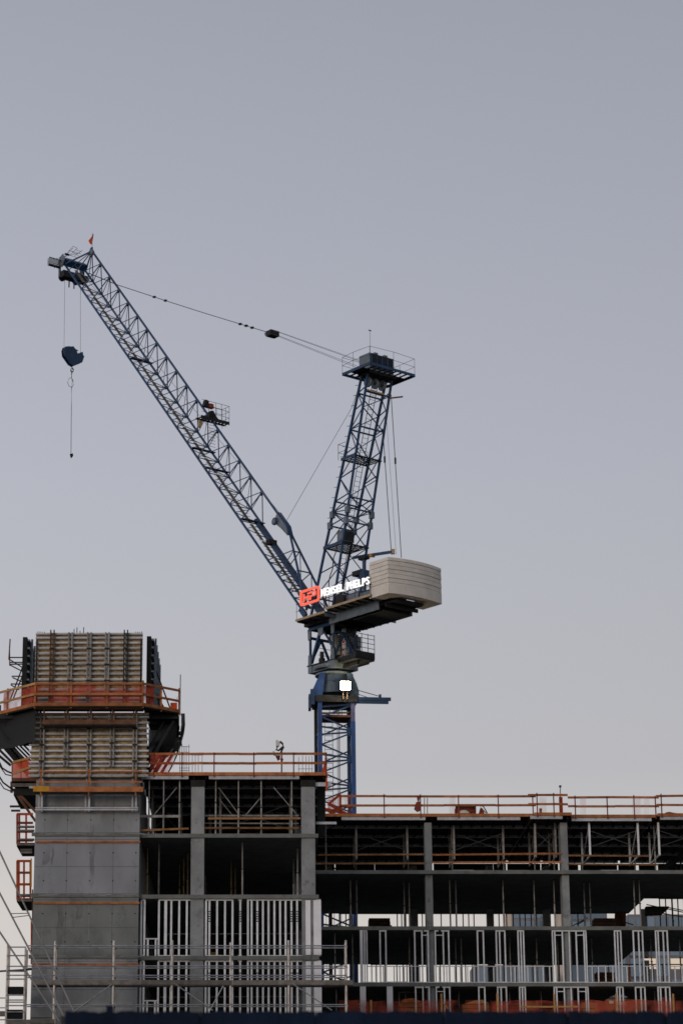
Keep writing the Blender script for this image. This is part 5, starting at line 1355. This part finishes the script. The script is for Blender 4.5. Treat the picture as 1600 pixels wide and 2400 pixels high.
# winch box inside the A-frame, small landings
p = seg(FB, FT, .33)
wb = cblk('luffing_box', p[0] + .2, p[0] + .85, -.35, .5, p[1] - .15, p[1] + .6, 'crane_grey', crane)
cblk('louvre', p[0] + .852, p[0] + .9, -.3, .45, p[1] - .1, p[1] + .5, 'steel_dark', wb)
for k, ext in ((.29, .05), (.655, .15)):
    F_ = seg(FB, FT, k); B_ = seg(BB, BT, k)
    pf = cblk('landing', F_[0] - ext, F_[0] - ext + .08, -TW - .1, TW + .1, F_[1], F_[1] + .08, 'steel_dark', crane)
    cblk('edge_beam', B_[0] + .02, B_[0] + .1, -TW - .1, TW + .1, F_[1], F_[1] + .08, 'steel_dark', pf)
    for q in range(10):
        cblk('grating_bar', F_[0] - ext + .082, B_[0] + .018, -TW - .08 + q * .225, -TW + .02 + q * .225, F_[1] + .02, F_[1] + .06, 'steel_dark', pf)
    cblk('toe_plate', F_[0] - ext, B_[0] + .1, -TW - .13, -TW - .102, F_[1] - .05, F_[1] + .15, 'crane_blue', pf)
    if k > .5:
        for h in (.5, 1.05):
            for (a_, b_) in (((F_[0] - .25, -TW - .25), (F_[0] - .25, TW + .2)), ((F_[0] - .25, -TW - .25), (F_[0] + .5, -TW - .25))):
                rod('rail', C(a_[0], a_[1], F_[1] + h), C(b_[0], b_[1], F_[1] + h), .015, 'steel_dark', pf, 6)
        for t in (-1.25, -.5, .3, 1.2):
            rod('post', C(F_[0] - .25, t, F_[1]), C(F_[0] - .25, t, F_[1] + 1.05), .015, 'steel_dark', pf, 6)
# ladder up the A-frame
ladr = bar('a_frame_ladder', C(FB[0] + 1.0, -.25, FB[1]), C(FT[0] + .1, -.25, FT[1] - .6), .03, .03, 'steel_dark', crane)
bar('stile', C(FB[0] + 1.0, .2, FB[1]), C(FT[0] + .1, .2, FT[1] - .6), .03, .03, 'steel_dark', ladr)
for k in range(48):
    p = seg((FB[0] + 1.0, FB[1]), (FT[0] + .1, FT[1] - .6), (k + .5) / 48)
    rod('rung', C(p[0], -.25, p[1]), C(p[0], .2, p[1]), .013, 'steel_dark', ladr, 6)
for k in range(14):                     # steps sticking out in front of the left chord
    p = seg(FB, FT, .42 + k * .042)
    rod('rung', C(p[0] - .1, -TW, p[1]), C(p[0] - .42, -TW, p[1] + .05), .018, 'steel_dark', ladr, 6)
for k in range(10):
    a0 = -2.6 + k * .5
    rod('drum_bolt', Vector((cO.x + 1.06 * math.cos(a0), cO.y + 1.06 * math.sin(a0), EYE + mz(1596))), Vector((cO.x + 1.10 * math.cos(a0), cO.y + 1.10 * math.sin(a0), EYE + mz(1596))), .05, 'steel_dark', dr, 8)
hose = tube('service_hose', [C(*(lambda q: (q[0] + .55 + .08 * math.sin(k * 2), -.55, q[1]))(seg(FB, FT, .03 + k * .025))) for k in range(12)], .035, 'timber_dark', crane)
# head: sheave box and railed platform
ZH = 54.45
hd = cblk('head_frame', 3.9, 5.1, -1.1, 1.1, ZH, ZH + .16, 'steel_dark', crane)
cblk('sheave_box', 3.95, 5.0, -.95, .95, ZH + .35, ZH + 1.35, 'steel_dark', hd)
for q in range(5):
    cblk('box_rib', 5.002, 5.05, -.93 + q * .44, -.86 + q * .44, ZH + .36, ZH + 1.34, 'crane_blue', hd)
cblk('sheave_cheek', 3.92, 4.98, -.99, -.952, ZH + .17, ZH + 1.4, 'crane_grey', hd)
cblk('sheave_bolster', 3.95, 5.0, -1.0, 1.0, ZH + .17, ZH + .33, 'crane_grey', hd)
for t in (-.35, .45):
    cblk('cover', 4.2, 4.7, t, t + .28, ZH + 1.352, ZH + 1.62, 'crane_grey', hd)
for t in (-.75, -.15, .45):
    o = rod('sheave', C(4.4, t, ZH - .38), C(4.4, t + .14, ZH - .38), .34, 'crane_grey', hd, 16)
    rod('axle', C(4.4, t - .03, ZH - .38), C(4.4, t + .17, ZH - .38), .09, 'steel_dark', hd, 8)
cblk('timber_pad', 4.3, 4.6, -.9, .5, ZH - 1.05, ZH - .95, 'deck_tan', hd)
bar('boom_stop', C(4.7, .9, ZH - 1.2), C(5.4, 1.35, ZH - 1.2), .08, .08, 'timber_dark', hd)
hp = cblk('head_platform', 3.9, 5.1, -1.85, 1.85, ZH + .165, ZH + .2, 'steel_dark', crane)
for q in range(9):
    for s0_, s1_ in ((3.35, 3.896), (5.104, 5.95)):
        cblk('grating_bar', s0_, s1_, -1.8 + q * .44, -1.66 + q * .44, ZH + .165, ZH + .2, 'steel_dark', hp)
for (s0, s1, t0, t1) in ((3.35, 5.95, -1.9, -1.86), (3.35, 5.95, 1.86, 1.9), (3.30, 3.345, -1.9, 1.9), (5.955, 6.0, -1.9, 1.9)):
    cblk('edge_channel', s0, s1, t0, t1, ZH + .08, ZH + .26, 'crane_blue', hp)
cor = [(3.32, -1.88), (4.5, -1.98), (5.97, -1.88), (6.1, 0), (5.97, 1.88), (4.5, 1.93), (3.32, 1.88)]
for h in (.55, 1.1):
    for a_, b_ in zip(cor, cor[1:] + cor[:1]):
        rod('rail', C(a_[0], a_[1], ZH + .2 + h), C(b_[0], b_[1], ZH + .2 + h), .012, 'steel_dark', hp, 6)
for a_ in cor + [(3.32, 0)]:
    rod('post', C(a_[0], a_[1], ZH + .2), C(a_[0], a_[1], ZH + 1.3), .012, 'steel_dark', hp, 6)
rod('anemometer_pole', C(4.9, -.9, ZH + 1.35), C(4.9, -.9, ZH + 2.9), .014, 'rope_pale', crane, 6)
rod('anemometer', C(4.9, -1.0, ZH + 2.9), C(4.9, -.8, ZH + 2.9), .035, 'steel_dark', crane, 8)

# ---- jib: triangular lattice
JF, JH = (-1.70, 40.10), (-30.3, 73.47)
jl = math.hypot(JH[0] - JF[0], JH[1] - JF[1])
ja = ((JH[0] - JF[0]) / jl, (JH[1] - JF[1]) / jl)
jn = (ja[1], -ja[0])
JW, JHt = .93, 2.10
def J(u, t, n): return C(JF[0] + ja[0] * u + jn[0] * n, t, JF[1] + ja[1] * u + jn[1] * n)
U_K = 6.65                                 # where the top chord turns down to the foot
jib = prism('jib', [J(-.3, -1.15, -.12), J(.5, -1.15, -.12), J(.5, -1.15, .22), J(-.3, -1.15, .22)], cbv * .16, 'crane_blue', crane)
prism('foot_lug', [J(-.3, 1.0, -.12), J(.5, 1.0, -.12), J(.5, 1.0, .22), J(-.3, 1.0, .22)], cbv * .16, 'crane_blue', jib)
nup = (jn[0] * cdv + Vector((0, 0, jn[1])))
for t in (-JW, JW):
    nseg = 4
    for k in range(nseg):
        bar('chord', J(jl * k / nseg + (.0 if k else -.2), t, 0), J(jl * (k + 1) / nseg - .004, t, 0), .115, .115, 'crane_blue', jib, up=cbv)
utop = 42.6
for k in range(4):
    a_ = U_K + (utop - U_K) * k / 4; b_ = U_K + (utop - U_K) * (k + 1) / 4
    bar('chord', J(a_, 0, JHt), J(b_ - .004, 0, JHt), .115, .115, 'crane_blue', jib, up=cbv)
SP = 1.862
top_nodes = [utop - SP * k for k in range(18)]
bots = []
for k, u in enumerate(top_nodes):
    if u < U_K + .8: continue
    lo_u, hi_u = u - .72, u + 1.14
    for t in (-JW, JW):
        bar('brace', J(u, 0, JHt), J(lo_u, t, 0), .065, .065, 'crane_blue', jib)
        if k: rod('brace', J(u, 0, JHt), J(hi_u, t, 0), .028, 'crane_blue', jib, 6)
    bar('brace', J(lo_u, -JW, 0), J(lo_u, JW, 0), .05, .05, 'crane_blue', jib)
    bar('brace', J(lo_u, JW, 0), J(lo_u - .9, -JW, 0), .045, .045, 'crane_blue', jib)
    bar('brace', J(lo_u - .9, -JW, 0), J(lo_u - SP, JW, 0), .04, .04, 'crane_blue', jib)
    if k % 2 == 0: rod('tie', J(u, 0, JHt), J(lo_u - .2, .35, .1), .018, 'crane_blue', jib, 6)
    prism('gusset', [J(u - .18, -.03, JHt), J(u + .18, -.03, JHt), J(u + .05, -.03, JHt - .28), J(u - .12, -.03, JHt - .28)], cbv * .06, 'crane_blue', jib)
u = top_nodes[0]
# apex frame at the head
for t in (-JW, JW):
    bar('brace', J(u, 0, JHt), J(jl - .4, t, .1), .09, .09, 'crane_blue', jib)
    for du in (.9, 1.7): rod('brace', J(u, 0, JHt), J(u - .72 + du, t, 0), .03, 'crane_blue', jib, 6)
prism('apex_plate', [J(u - .25, -.08, JHt + .1), J(u + .3, -.08, JHt + .12), J(u + .15, -.08, JHt - .45), J(u - .3, -.08, JHt - .3)], cbv * .16, 'crane_grey', jib)
# foot section: top chord splits into two legs
for t in (-1.0, 1.02):
    bar('chord', J(U_K, 0, JHt), J(.0, t, .35), .11, .11, 'crane_blue', jib, up=cbv)
    for k, (ua, ub) in enumerate(((4.9, 4.1), (4.9, 5.8), (3.2, 4.0), (3.1, 2.4), (1.7, 2.3))):
        f_ = ua / U_K
        bar('brace', J(ua, t * (1 - f_), .35 + (JHt - .35) * f_), J(ub, math.copysign(JW, t), 0), .05, .05, 'crane_blue', jib)
for ua in (4.8, 3.2, 1.7):
    f_ = ua / U_K; n_ = .35 + (JHt - .35) * f_
    bar('brace', J(ua, -1.0 * (1 - f_), n_), J(ua, 1.02 * (1 - f_), n_), .07, .07, 'crane_blue', jib)
for k in range(6):
    ua = .8 + k * .95
    bar('brace', J(ua, -JW, 0), J(ua + .45, JW, 0), .05, .05, 'crane_blue', jib)
    bar('brace', J(ua + .45, JW, 0), J(ua + .95, -JW, 0), .05, .05, 'crane_blue', jib)
bar('inner_beam', J(.3, .35, .12), J(10.5, .35, .12), .16, .24, 'crane_blue', jib, up=nup)
# knee plate with deflection sheave
for t in (-.16, .10):
    prism('knee_plate', [J(U_K - .35, t, JHt - .28), J(U_K + .2, t, JHt + .08), J(U_K + 1.7, t, JHt + .06), J(U_K + 1.6, t, JHt - .3), J(U_K + 1.2, t, JHt - .5), J(U_K + .5, t, JHt - .36)], cbv * .06, 'crane_grey', jib)
bar('knee_cap', J(U_K - .45, 0, JHt - .16), J(U_K + .22, 0, JHt + .11), .38, .09, 'crane_blue', jib, up=nup)
bar('knee_cap', J(U_K + .22, 0, JHt + .11), J(U_K + 1.75, 0, JHt + .10), .38, .07, 'crane_blue', jib, up=nup)
rod('sheave', J(U_K + 1.4, -.26, JHt - .42), J(U_K + 1.4, -.17, JHt - .42), .26, 'crane_blue', jib, 20)
rod('sheave_hub', J(U_K + 1.4, -.30, JHt - .42), J(U_K + 1.4, -.262, JHt - .42), .17, 'crane_grey', jib, 20)
cblk('rope_guide', *(lambda p: (p[0] - .22, p[0] + .22, .0, .6, p[1] - .16, p[1] + .16))((JF[0] + ja[0] * 7.6, JF[1] + ja[1] * 7.6 + .3)), 'steel_dark', jib)
# walkway inside the jib
wk = bar('jib_walkway', J(.6, -.28, .10), J(2.2, -.28, .10), .03, .35, 'steel_dark', crane, up=cbv)
for k in range(21):
    a_ = 2.3 + k * 1.94
    bar('walkway_panel', J(a_, -.28, .10), J(a_ + 1.75, -.28, .10), .03, .27, 'walkway', wk, up=cbv)
    if k < 11:
        for q in range(5):
            uu_ = a_ + .2 + q * .36
            rod('tread_bar', J(uu_, -.75, .22), J(uu_, -.05, .22), .013, 'steel_dark', wk, 6)
rod('walkway_rail', J(2.3, -.5, .85), J(40, -.5, .85), .013, 'steel_dark', wk, 6)
# rest platforms inside the jib
for u_ in (18.7, 16.3, 30.2, 10.3):
    o = prism('rest_platform', [J(u_, -JW - .05, .02) , J(u_, JW, .02), J(u_, JW, .02) + cdv * .32, J(u_, -JW - .05, .02) + cdv * .32], UP * .05, 'crane_blue', crane)
    bar('edge', J(u_, -JW, .1), J(u_, JW, .1), .05, .14, 'steel_dark', o)
# railed service basket on the jib's back
bs, bz = cpt(500, 992, .3)
bk2 = cblk('service_basket', bs - .1, bs + .0, -1.15, 1.3, bz, bz + .10, 'steel_dark', crane)
for q in range(9):
    cblk('grating_bar', bs + .002, bs + .5, -1.1 + q * .29, -1.02 + q * .29, bz + .02, bz + .08, 'steel_dark', bk2)
cblk('toe_plate', bs + .502, bs + .54, -1.15, 1.3, bz - .06, bz + .16, 'steel_dark', bk2)
for h in (.45, .9, 1.3):
    for a_, b_ in (((bs + .54, -1.1), (bs + .54, .5)), ((bs + .54, .5), (bs + .5, 1.3)), ((bs + .5, 1.3), (bs - .3, 1.3)), ((bs - .3, 1.3), (bs - .3, .2))):
        rod('rail', C(a_[0], a_[1], bz + h), C(b_[0], b_[1], bz + h), .014, 'rope', bk2, 6)
for s, t in ((bs + .54, -.5), (bs + .54, .1), (bs + .54, .6), (bs + .5, 1.3), (bs + .1, 1.3), (bs - .3, 1.3), (bs - .3, .8)):
    rod('post', C(s, t, bz - .1), C(s, t, bz + 1.3), .014, 'rope', bk2, 6)
prism('gear_heap', [C(bs + .1, -.4, bz + .1), C(bs + .1, .6, bz + .1), C(bs + .1, .25, bz + .4), C(bs + .1, .0, bz + .75), C(bs + .1, -.22, bz + .7)], cdv * .3, 'form_dark', bk2)
prism('red_jacket', [C(bs + .05, -.35, bz + .95), C(bs + .05, .1, bz + .95), C(bs + .05, .05, bz + 1.25), C(bs + .05, -.25, bz + 1.25)], cdv * .3, 'orange_paint', bk2)
prism('motor', [C(bs + .05, -.75, bz + .95), C(bs + .05, -.35, bz + .95), C(bs + .05, -.35, bz + 1.4), C(bs + .05, -.6, bz + 1.45)], cdv * .3, 'steel_dark', bk2)
prism('hanging_bag', [C(bs, -1.05, bz - .55), C(bs, -.85, bz - .6), C(bs, -.72, bz - .1), C(bs, -1.0, bz - .05)], cdv * .15, 'deck_tan', bk2)
for k in range(8):
    rod('rung', C(bs + .05, -.1, bz - .2 - k * .22), C(bs + .05, .45, bz - .2 - k * .22), .014, 'steel_dark', bk2, 6)
# jib head: sheave beams, nose plates, railed head walkway
us = jl
hb = prism('jib_head', [J(us - .35, -JW - .15, -.12), J(us + .18, -JW - .15, -.12), J(us + .26, -JW - .15, .28), J(us - .22, -JW - .15, .36)], cbv * (2 * JW + .3), 'crane_blue', crane)
prism('nose_plate', [J(us - .5, -JW - .24, -.2), J(us + .2, -JW - .24, -.3), J(us + .4, -JW - .24, .1), J(us + .25, -JW - .24, .55), J(us - .3, -JW - .24, .42)], cbv * .08, 'crane_grey', hb)
hs, hz = JF[0] + ja[0] * us, JF[1] + ja[1] * us
cblk('hoist_sheave_beam', hs - .35, hs + .35, -JW - .15, 1.15, hz - 1.25, hz - .75, 'steel_dark', hb)
cblk('nose_arm', hs - .28, hs - .12, -JW - .23, -JW - .1, hz - 1.2, hz + .2, 'crane_grey', hb)
cblk('nose_arm', hs - .25, hs + .2, .75, .9, hz - 1.2, hz - .1, 'crane_blue', hb)
for t in (-.35, .1):
    rod('guide_pin', C(hs, t, hz - 1.9), C(hs, t, hz - 1.25), .05, 'crane_blue', hb, 8)
for t in (-.7, .55):
    rod('hoist_sheave', C(hs - .38, t, hz - 1.05), C(hs - .52, t, hz - 1.05), .30, 'steel_dark', hb, 16)
# caged outer platform left of the head
cg = cblk('head_cage', hs - .22, hs - .02, -JW - 1.25, -JW - .25, hz - .52, hz - .46, 'steel_dark', crane)
for (s0, s1, t0, t1) in ((hs - .02, hs, -JW - 1.25, -JW - .25), (hs - .22, hs, -JW - 1.27, -JW - 1.252)):
    cblk('cage_mesh', s0, s1, t0, t1, hz - .44, hz + .04, 'cage_mesh', cg)
bar('cage_rail', C(hs, -JW - 1.26, hz + .09), C(hs, -JW - .25, hz + .09), .05, .06, 'steel_dark', cg)
bar('cage_rail', C(hs, -JW - 1.26, hz - .46), C(hs, -JW - .25, hz - .46), .05, .06, 'steel_dark', cg)
for n_, uq in ((.55, 0), (.95, 0), (1.35, 0)):
    pass
# stepped handrails leaning back over the head
hr_ = rod('head_handrail', C(hs, -JW - .9, hz + .0), C(hs + .0, .55, hz + 1.15), .016, 'rope', crane, 6)
def hrp(px, py): t_, z_ = cps(px, py, hs + .1); return C(hs + .1, t_, z_)
for a_, b_ in (((128, 628), (172, 581)), ((152, 600), (172, 577)), ((172, 577), (182, 582)), ((182, 582), (161, 600)), ((175, 600), (194, 586)), ((153, 594), (162, 598)), ((136, 608), (150, 612)), ((126, 617), (146, 622)), ((162, 587), (190, 595)), ((170, 590), (185, 600)), ((176, 585), (192, 590)), ((155, 604), (176, 610)), ((160, 597), (182, 604)), ((134, 622), (160, 595)), ((128, 628), (126, 617))):
    rod('handrail', hrp(*a_), hrp(*b_), .014, 'rope', hr_, 6)
bar('step', hrp(153, 594.5), hrp(162, 597.5), .2, .06, 'steel_dark', hr_)
# flag on the apex
ft = J(utop, 0, JHt)
fp = rod('flagpole', ft + UP * .05, ft + UP * 1.45, .022, 'rope_pale', crane, 6)
rod('beacon', ft + UP * .18, ft + UP * .30, .07, 'steel_dark', fp, 8)
sheet('flag', lambda u_, v_: ft + UP * (.62 + .78 * v_ - .12 * u_) + cdv * (.0) + Vector((-.36 * u_ * (1 - abs(2 * v_ - .9) * .7) + .1 * v_, .08 * math.sin(5 * u_ + 3 * v_), 0)), 6, 8, 'flag_orange', fp)

# ---- ropes
pend = [cpt(px, py, 0) for px, py in ((208, 640), (275, 667.5), (365, 697), (400, 708.5), (480, 734), (560, 758.5), (595, 769), (628, 779))]
for t in (-.10, .10):
    pts = [C(s, t * (1 - .9 * k / 7), z) for k, (s, z) in enumerate(pend)]
    pd = tube('luffing_pendant', pts, .026, 'rope', crane)
for px, py in ((362, 696), (388, 704.5), (563, 759.5), (577, 763.5), (591, 768)):
    s, z = cpt(px, py, 0)
    cblk('pendant_socket', s - .1, s + .1, -.09, .09, z - .055, z + .055, 'steel_dark', crane)
bsx, bzx = cpt(640, 782, 0)
fb = cblk('luffing_block', bsx - .32, bsx + .22, -.36, .36, bzx - .19, bzx + .18, 'steel_dark', crane)
prism('block_nose', [C(bsx - .65, -.25, bzx + .14), C(bsx - .33, -.32, bzx + .22), C(bsx - .33, -.32, bzx - .2), C(bsx - .55, -.25, bzx - .03)], cbv * .55, 'crane_grey', fb)
for t, t2 in ((-.42, -.75), (.42, .62)):
    rod('luffing_rope', C(bsx + .22, t * .8, bzx + .14), C(3.95, t2, ZH + 1.05), .013, 'rope', crane, 6)
    rod('luffing_rope', C(bsx + .22, t * .8, bzx - .14), C(3.95, t2, ZH + .55), .013, 'rope', crane, 6)
for (pa, pb, t, r) in (((916, 925), (940, 1307), 1.0, .024), ((898, 1026), (917, 1300), -1.0, .024), ((906, 990), (928, 1300), .0, .010)):
    (s0, z0), (s1, z1) = cpt(*pa, t), cpt(*pb, t)
    rd = rod('backstay_rope', C(s0, t, z0), C(s1, t, z1), r, 'rope', crane, 6)
    if r > .02:
        s2, z2 = cpt(*((926, 1080) if t > 0 else (901, 1077)), t)
        rod('turnbuckle', C(s2, t, z2 - .2), C(s2, t, z2 + .2), .06, 'steel_dark', rd, 8)
(s0, z0), (s1, z1) = cpt(823, 957, -1.0), cpt(671, 1221, -.1)
rod('hoist_rope', C(s0, -1.0, z0), C(s1, -.1, z1), .016, 'rope_pale', crane, 6)
rod('hoist_rope', C(s0, -1.0, z0), C(4.0, -.9, ZH - .2), .016, 'rope_pale', crane, 6)
rod('hoist_rope', C(s1, -.1, z1), J(us - .5, -.1, .2), .014, 'rope_pale', crane, 6)

# ---- hook block and sling, hanging free
shk = hs - .45
hk = thing('hook_block', 'dark blue hook block hanging from the jib on two ropes', 'hook block', C(shk, *cps(168, 850, shk)))
zK = lambda x, y: (130 + x / 17.422, 790 + y / 17.422)
def kp(x, y, s): t_, z_ = cps(*zK(x, y), shk); return C(s, t_, z_)
outl = [(300, 560), (350, 420), (440, 400), (560, 400), (600, 560), (840, 620), (860, 690), (960, 700), (970, 650), (1075, 630), (1090, 760), (1135, 810), (1050, 1060), (700, 1200), (560, 1110), (480, 990), (330, 780)]
for ds in (.12, -.18):
    prism('cheek_plate', [kp(x, y_, shk + ds) for x, y_ in outl], cdv * .06, 'crane_blue', hk)
prism('bracket', [kp(x, y_, shk) for x, y_ in ((560, 400), (720, 390), (800, 500), (920, 560), (820, 630), (600, 560))], cdv * .10, 'crane_blue', hk)
for x, y_ in ((440, 620), (960, 800)):
    p = kp(x, y_, shk - .10); rod('sheave', p, p + cdv * .2, .26, 'steel_dark', hk, 16)
kk = [kp(x, y_, shk) for x, y_ in ((690, 1190), (680, 1250), (720, 1290), (740, 1340), (730, 1400), (690, 1430), (655, 1410), (640, 1350), (650, 1290))]
tube('hook', kk, .05, 'steel_dark', hk)
for (x, px, t_top) in ((360, 152, -.7), (1035, 189, .55)):
    p = kp(x, 620, shk)
    t_, z_ = cps(px, 668, shk)
    rod('fall_rope', p, C(shk, t_, hz - 1.05), .014, 'rope_pale', hk, 6)
sl = thing('lifting_sling', 'thin wire sling dangling below the crane hook', 'sling', kp(690, 1430, shk))
pt = lambda px, py: C(shk, *cps(px, py, shk))
tube('shackle', [kp(690, 1425, shk), kp(668, 1520, shk), kp(670, 1600, shk), kp(665, 1660, shk)], .035, 'steel_dark', sl)
tube('loop', [kp(660, 1650, shk), kp(560, 1700, shk), kp(505, 1850, shk), kp(560, 2000, shk), kp(680, 2060, shk), kp(740, 1950, shk), kp(735, 1800, shk), kp(670, 1660, shk)], .018, 'rope', sl)
tube('wire', [kp(670, 1660, shk), kp(700, 1800, shk), kp(670, 2060, shk), pt(168, 950), pt(167.3, 1020), pt(167, 1062)], .02, 'rope', sl)
prism('end_hook', [pt(164, 1064), pt(170, 1063), pt(171, 1069), pt(167, 1074), pt(165, 1070)], cdv * .08, 'steel_dark', sl)
